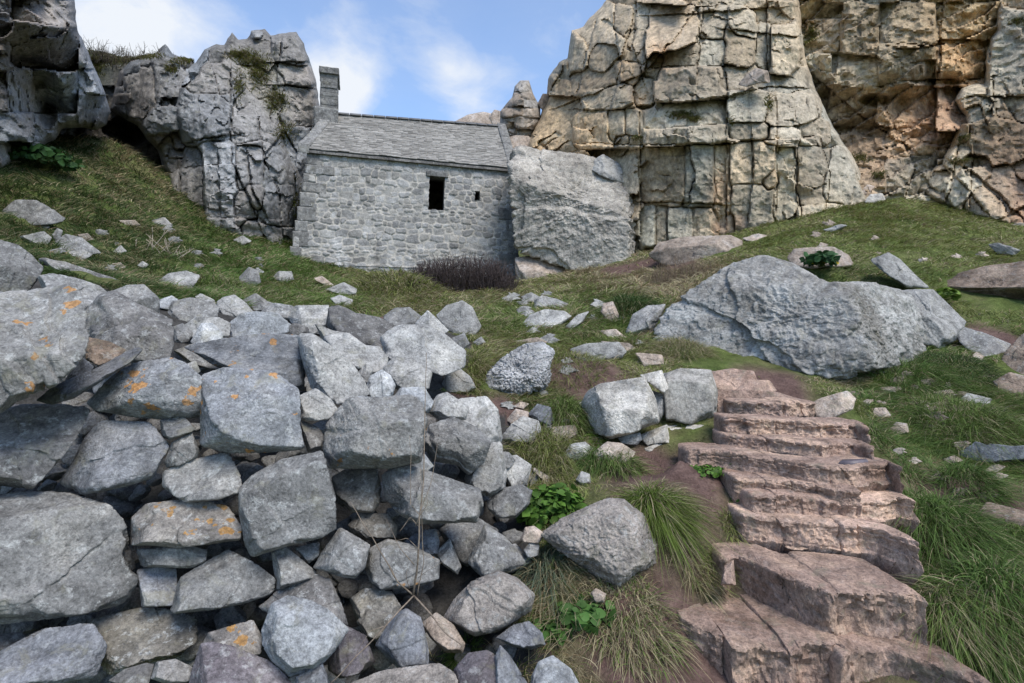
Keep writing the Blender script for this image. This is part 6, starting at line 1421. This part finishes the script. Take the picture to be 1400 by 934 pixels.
def build_plants():
    leafy('bright green leafy plant growing over the right end of the wall', 760, 712, .27, 640, .06, dY=.10, seed=1, hgt=.95)
    leafy('low green leafy weed in the grass below the big rounded boulder', 800, 850, .16, 120, .06, seed=2, hgt=.6, col=(.06, .13, .03))
    leafy('small leafy weed in grass right of the granular boulder', 745, 868, .14, 110, .055, seed=3, hgt=.5, col=(.06, .135, .03))
    leafy('little bright green plant under the block with the brown face', 808, 606, .12, 90, .05, seed=4, hgt=.6, col=(.12, .2, .03))
    leafy('green weed by the left side of the upper steps', 965, 648, .16, 130, .04, seed=5, hgt=.35)
    leafy('small sprig of leaves growing on the left of the widest upper step', 1005, 640, .07, 50, .035, seed=6, hgt=.8, dY=-.1)
    leafy('weed with small leaves beside the long plain block\'s left end', 1010, 685, .12, 80, .04, seed=7, hgt=.4)
    leafy('dark ivy with a yellow flower on the brown rock behind the huge boulder', 1122, 362, .28, 190, .10, dY=-.35, seed=8, hgt=.7, col=(.035, .085, .03), yellow=.03)
    leafy('bright weed under the long brown boulder at the right edge', 1295, 408, .2, 70, .09, dY=-.2, seed=9, hgt=.7, col=(.11, .17, .03))
    leafy('green weeds growing at the foot of the shadowed left cliff', 45, 228, .9, 420, .13, seed=10, hgt=.5, col=(.035, .085, .025))
    heather = twig_mat('dark_heather_stems', (.028, .022, .022), (.075, .058, .055)); brown = twig_mat('dry_brown_stems', (.10, .07, .05), (.22, .17, .12)); pale = twig_mat('pale_dry_twig', (.26, .22, .17), (.42, .37, .30))
    shrub('dark bare heather-like scrub growing at the foot of the chapel wall', 'dark_shrub', 'shrub', 632, 398, 1.05, .80, 1100, heather, None, .008, .18, 1, 3, .5)
    shrub('brown dry stalks standing left of the huge pitted boulder', 'dry_stalks', 'shrub', 925, 388, .62, .5, 260, brown, None, .005, .2, 2, 2, .4)
    shrub('pale bare twiggy bush on the left grass slope', 'bare_bush', 'shrub', 222, 350, .35, .62, 16, pale, None, .009, .55, 3, 3, .2)
    sky = twig_mat('clifftop_twigs', (.05, .045, .035), (.12, .10, .07))
    for k, (px, py, Y, w, h) in enumerate(((122, 78, 20.4, .8, .8), (150, 80, 20.4, .9, .6), (180, 84, 20.4, 1.0, .6), (200, 80, 18.5, .9, .45))):
        shrub(('wispy bare bush on the skyline next to the shadowed left cliff', 'wispy bare scrub on the skyline above the cave', 'bare scrub on the clifftop left of the dark square block', 'short bare scrub on top of the dark square cliff block')[k], 'bare_bush', 'shrub', px, py, w, h, 60, sky, Y, .008, .5, 10 + k, 3, .4)
    # dead stems in front of the wall
    dk = twig_mat('dead_stem', (.12, .095, .075), (.27, .22, .17))
    root = empty('dead_plant', un(565, 814, 2.86)); tag(root, 'dead leafless plant with long bare stems rising in front of the wall', 'plant')
    c = un(565, 814, 2.86)
    stems = [([(565, 814, 2.86), (572, 765, 2.80), (574, 705, 2.80), (580, 645, 2.82), (581, 560, 2.9), (583, 482, 3.0)], .0085, .002), ([(565, 814, 2.86), (545, 796, 2.8), (522, 757, 2.76), (497, 715, 2.76), (478, 686, 2.8)], .006, .002),
             ([(566, 814, 2.86), (548, 832, 2.72), (516, 868, 2.62), (478, 908, 2.55), (452, 934, 2.5)], .006, .0025), ([(566, 815, 2.86), (588, 840, 2.74), (612, 868, 2.66), (634, 884, 2.62)], .007, .003), ([(574, 705, 2.80), (562, 690, 2.82), (562, 640, 2.84), (560, 596, 2.9)], .003, .0012),
             ([(568, 720, 2.80), (590, 660, 2.82), (598, 606, 2.9)], .0032, .0012), ([(540, 790, 2.79), (526, 765, 2.76), (517, 748, 2.78)], .004, .0015), ([(566, 772, 2.81), (545, 748, 2.78), (528, 710, 2.8)], .0035, .0012), ([(572, 750, 2.8), (556, 735, 2.78), (540, 740, 2.76)], .003, .001),
             ([(573, 720, 2.8), (561, 706, 2.8), (546, 727, 2.78)], .0035, .0012), ([(560, 805, 2.84), (555, 788, 2.8), (558, 772, 2.8)], .003, .001), ([(572, 790, 2.83), (588, 778, 2.8), (609, 765, 2.8)], .0022, .001), ([(574, 705, 2.8), (584, 690, 2.8), (583, 672, 2.82)], .003, .001), ([(571, 814, 2.86), (578, 770, 2.84), (577, 690, 2.84), (575, 640, 2.88)], .004, .0015), ([(530, 855, 2.66), (505, 862, 2.62), (470, 925, 2.56)], .0025, .001)]
    for k, (pts, r0, r1) in enumerate(stems):
        mb = MB(); P = np.array([un(x, y, Y) - c for x, y, Y in pts])
        t = np.linspace(0, len(P) - 1, 4 * len(P)); Q = np.stack([np.interp(t, np.arange(len(P)), P[:, i]) for i in range(3)], 1)
        Q[1:-1] += .006 * np.stack([perlin(Q[1:-1] * 9 + k), perlin(Q[1:-1] * 9 + k + 7), perlin(Q[1:-1] * 9 + k + 17)], 1)
        mb.tube(Q, r0 * .72, r1 * .72, 6); mb.build('stem', dk, root)
    # moss and grass on the cliff ledges
    rng = np.random.default_rng(9)
    spots = [('c', 355, 100, 14, 18, 500), ('c', 378, 138, 12, 12, 500), ('c', 330, 76, 16, 6, 400), ('c', 390, 182, 12, 12, 400), ('c', 345, 85, 16, 8, 300), ('c', 328, 120, 6, 16, 200), ('b', 258, 84, 16, 4, 400), ('b', 236, 95, 8, 6, 160), ('b', 196, 78, 22, 3, 400), ('back', 140, 78, 30, 10, 900), ('back', 128, 92, 10, 14, 500), ('back', 175, 84, 24, 5, 600),
             ('d', 932, 158, 14, 4, 260), ('d', 948, 164, 8, 3, 160), ('d', 1051, 142, 4, 9, 80), ('d', 870, 190, 8, 3, 80), ('d', 1000, 168, 3, 6, 40), ('e', 1108, 48, 8, 12, 300), ('f', 1316, 190, 6, 3, 90), ('f', 1310, 222, 10, 3, 120), ('e', 1175, 218, 10, 6, 160), ('e', 1200, 240, 8, 4, 120), ('c', 405, 285, 4, 40, 160), ('d', 880, 350, 14, 4, 120), ('f', 1390, 30, 10, 3, 100)]
    for k, (cl, px, py, rx_, ry_, n) in enumerate(spots):
        B = np.array([SURF[cl](px + rng.normal(0, rx_ * .6), py + rng.normal(0, ry_ * .6)) for i in range(n)])
        a = rng.uniform(0, 6.28, n); D = np.stack([np.cos(a) * .6, np.sin(a) * .4 - .5, np.ones(n)], 1); D /= np.linalg.norm(D, axis=1)[:, None]
        C = np.array((.13, .14, .035)) * rng.uniform(.5, 1.5, n)[:, None]; s = rng.uniform(0, 1, n) < .35; C[s] = STRAW * .75 * rng.uniform(.6, 1.2, s.sum())[:, None]
        V, Fq, Cc = blades(B, D, rng.uniform(.08, .24, n), rng.uniform(.018, .035, n), C, np.stack([np.cos(a) * .5, -.5 + 0 * a, -.8 + 0 * a], 1), 3)
        o = mesh_obj('moss_clump', V - B.mean(0), Fq, GM, None, False, {'col': Cc}); o.location = B.mean(0)
        tag(o, 'tuft of dry grass and moss growing on a cliff ledge', 'moss', 'grass and moss on the cliff ledges', 'stuff')
# ------------------------------------------------------------------ light, sky, camera
SUN_EL, SUN_AZ = math.radians(55), math.radians(142)       # azimuth clockwise from +Y: behind the viewer, to the right
def build_world():
    w = bpy.data.worlds.new('World'); scene.world = w; w.use_nodes = True; nt = w.node_tree; nt.nodes.clear(); t = NT(nt)
    sky = t.n('ShaderNodeTexSky', sky_type='NISHITA'); sky.sun_disc = False; sky.sun_elevation = SUN_EL; sky.sun_rotation = SUN_AZ; sky.air_density = 1.0; sky.dust_density = 0.6; sky.ozone_density = 1.5
    bg = t.n('ShaderNodeBackground'); bg.inputs['Strength'].default_value = 0.14
    tc = t.n('ShaderNodeTexCoord'); sp = t.n('ShaderNodeSeparateXYZ'); t.l(tc.outputs['Generated'], sp.inputs[0])
    den = t.math('ADD', sp.outputs['Z'], 0.22)
    cb = t.n('ShaderNodeCombineXYZ'); t.l(t.math('DIVIDE', sp.outputs['X'], den), cb.inputs[0]); t.l(t.math('DIVIDE', sp.outputs['Y'], den), cb.inputs[1])
    n1 = t.noise(cb.outputs[0], 1.5, 9, .58, .35); n2 = t.noise(cb.outputs[0], 4.5, 8, .62, .5)
    m = t.math('ADD', t.math('MULTIPLY', n1, .7), t.math('MULTIPLY', n2, .3))
    # cloud banks over the left cliffs, by the bellcote and low over the roof
    for px, py, r, k in ((150, 20, .10, .15), (120, 60, .09, .16), (265, 55, .10, .13), (440, 110, .085, .22), (475, 130, .05, .16), (650, 140, .075, .16), (610, 95, .05, .08), (470, 15, .045, .10), (730, 45, .06, .06), (200, 30, .06, .06)):
        d = un(px, py, 1.0); d /= np.linalg.norm(d)
        vd = t.n('ShaderNodeVectorMath', operation='DISTANCE'); t.l(tc.outputs['Generated'], vd.inputs[0]); vd.inputs[1].default_value = tuple(d)
        g = t.math('POWER', t.math('MAXIMUM', t.math('SUBTRACT', 1.0, t.math('DIVIDE', vd.outputs['Value'], r * 1.5)), 0.0), 1.3)
        m = t.math('ADD', m, t.math('MULTIPLY', g, k * 1.25))
    mask = t.ramp(m, [(.30, 0.06), (.54, .14), (.63, .42), (.75, .95)])
    skyc = t.mix(1.0, sky.outputs[0], (.86, .97, 1.08), 'MULTIPLY')
    c = t.mix(mask, skyc, (3.7, 3.85, 4.05))
    t.l(c, bg.inputs['Color']); o = t.n('ShaderNodeOutputWorld'); t.l(bg.outputs[0], o.inputs[0])
    L = bpy.data.lights.new('sun', 'SUN'); L.energy = 2.2; L.angle = math.radians(30); L.color = (1.0, .92, .81)
    lo = bpy.data.objects.new('sun', L); COL.objects.link(lo)
    d = Vector((math.sin(SUN_AZ) * math.cos(SUN_EL), math.cos(SUN_AZ) * math.cos(SUN_EL), math.sin(SUN_EL)))
    lo.rotation_euler = d.to_track_quat('Z', 'Y').to_euler()
def build_camera():
    cam = bpy.data.cameras.new('camera'); cam.sensor_width = 36; cam.lens = F / 1400 * 36; cam.clip_start = .05; cam.clip_end = 4000
    o = bpy.data.objects.new('camera', cam); COL.objects.link(o); o.rotation_euler = (math.pi / 2, 0, 0); scene.camera = o
    cam.shift_x = 0; cam.shift_y = 0
    v = scene.view_settings; v.view_transform = 'Standard'; v.look = 'None'; v.gamma = 1; v.exposure = 0.80; v.use_curve_mapping = False
    scene.render.engine = 'CYCLES'; scene.cycles.max_bounces = 6; scene.cycles.diffuse_bounces = 3; scene.cycles.use_denoising = True
import time as _t
def _run(f):
    t0 = _t.time(); f(); print('%-18s %.1fs' % (f.__name__, _t.time() - t0), flush=True)
for f in (build_camera, build_world, build_ground, build_rocks, build_turf_stones, build_cliffs, build_steps, build_chinking, build_chapel, build_grass, build_tussocks, build_edge_tufts, build_plants): _run(f)
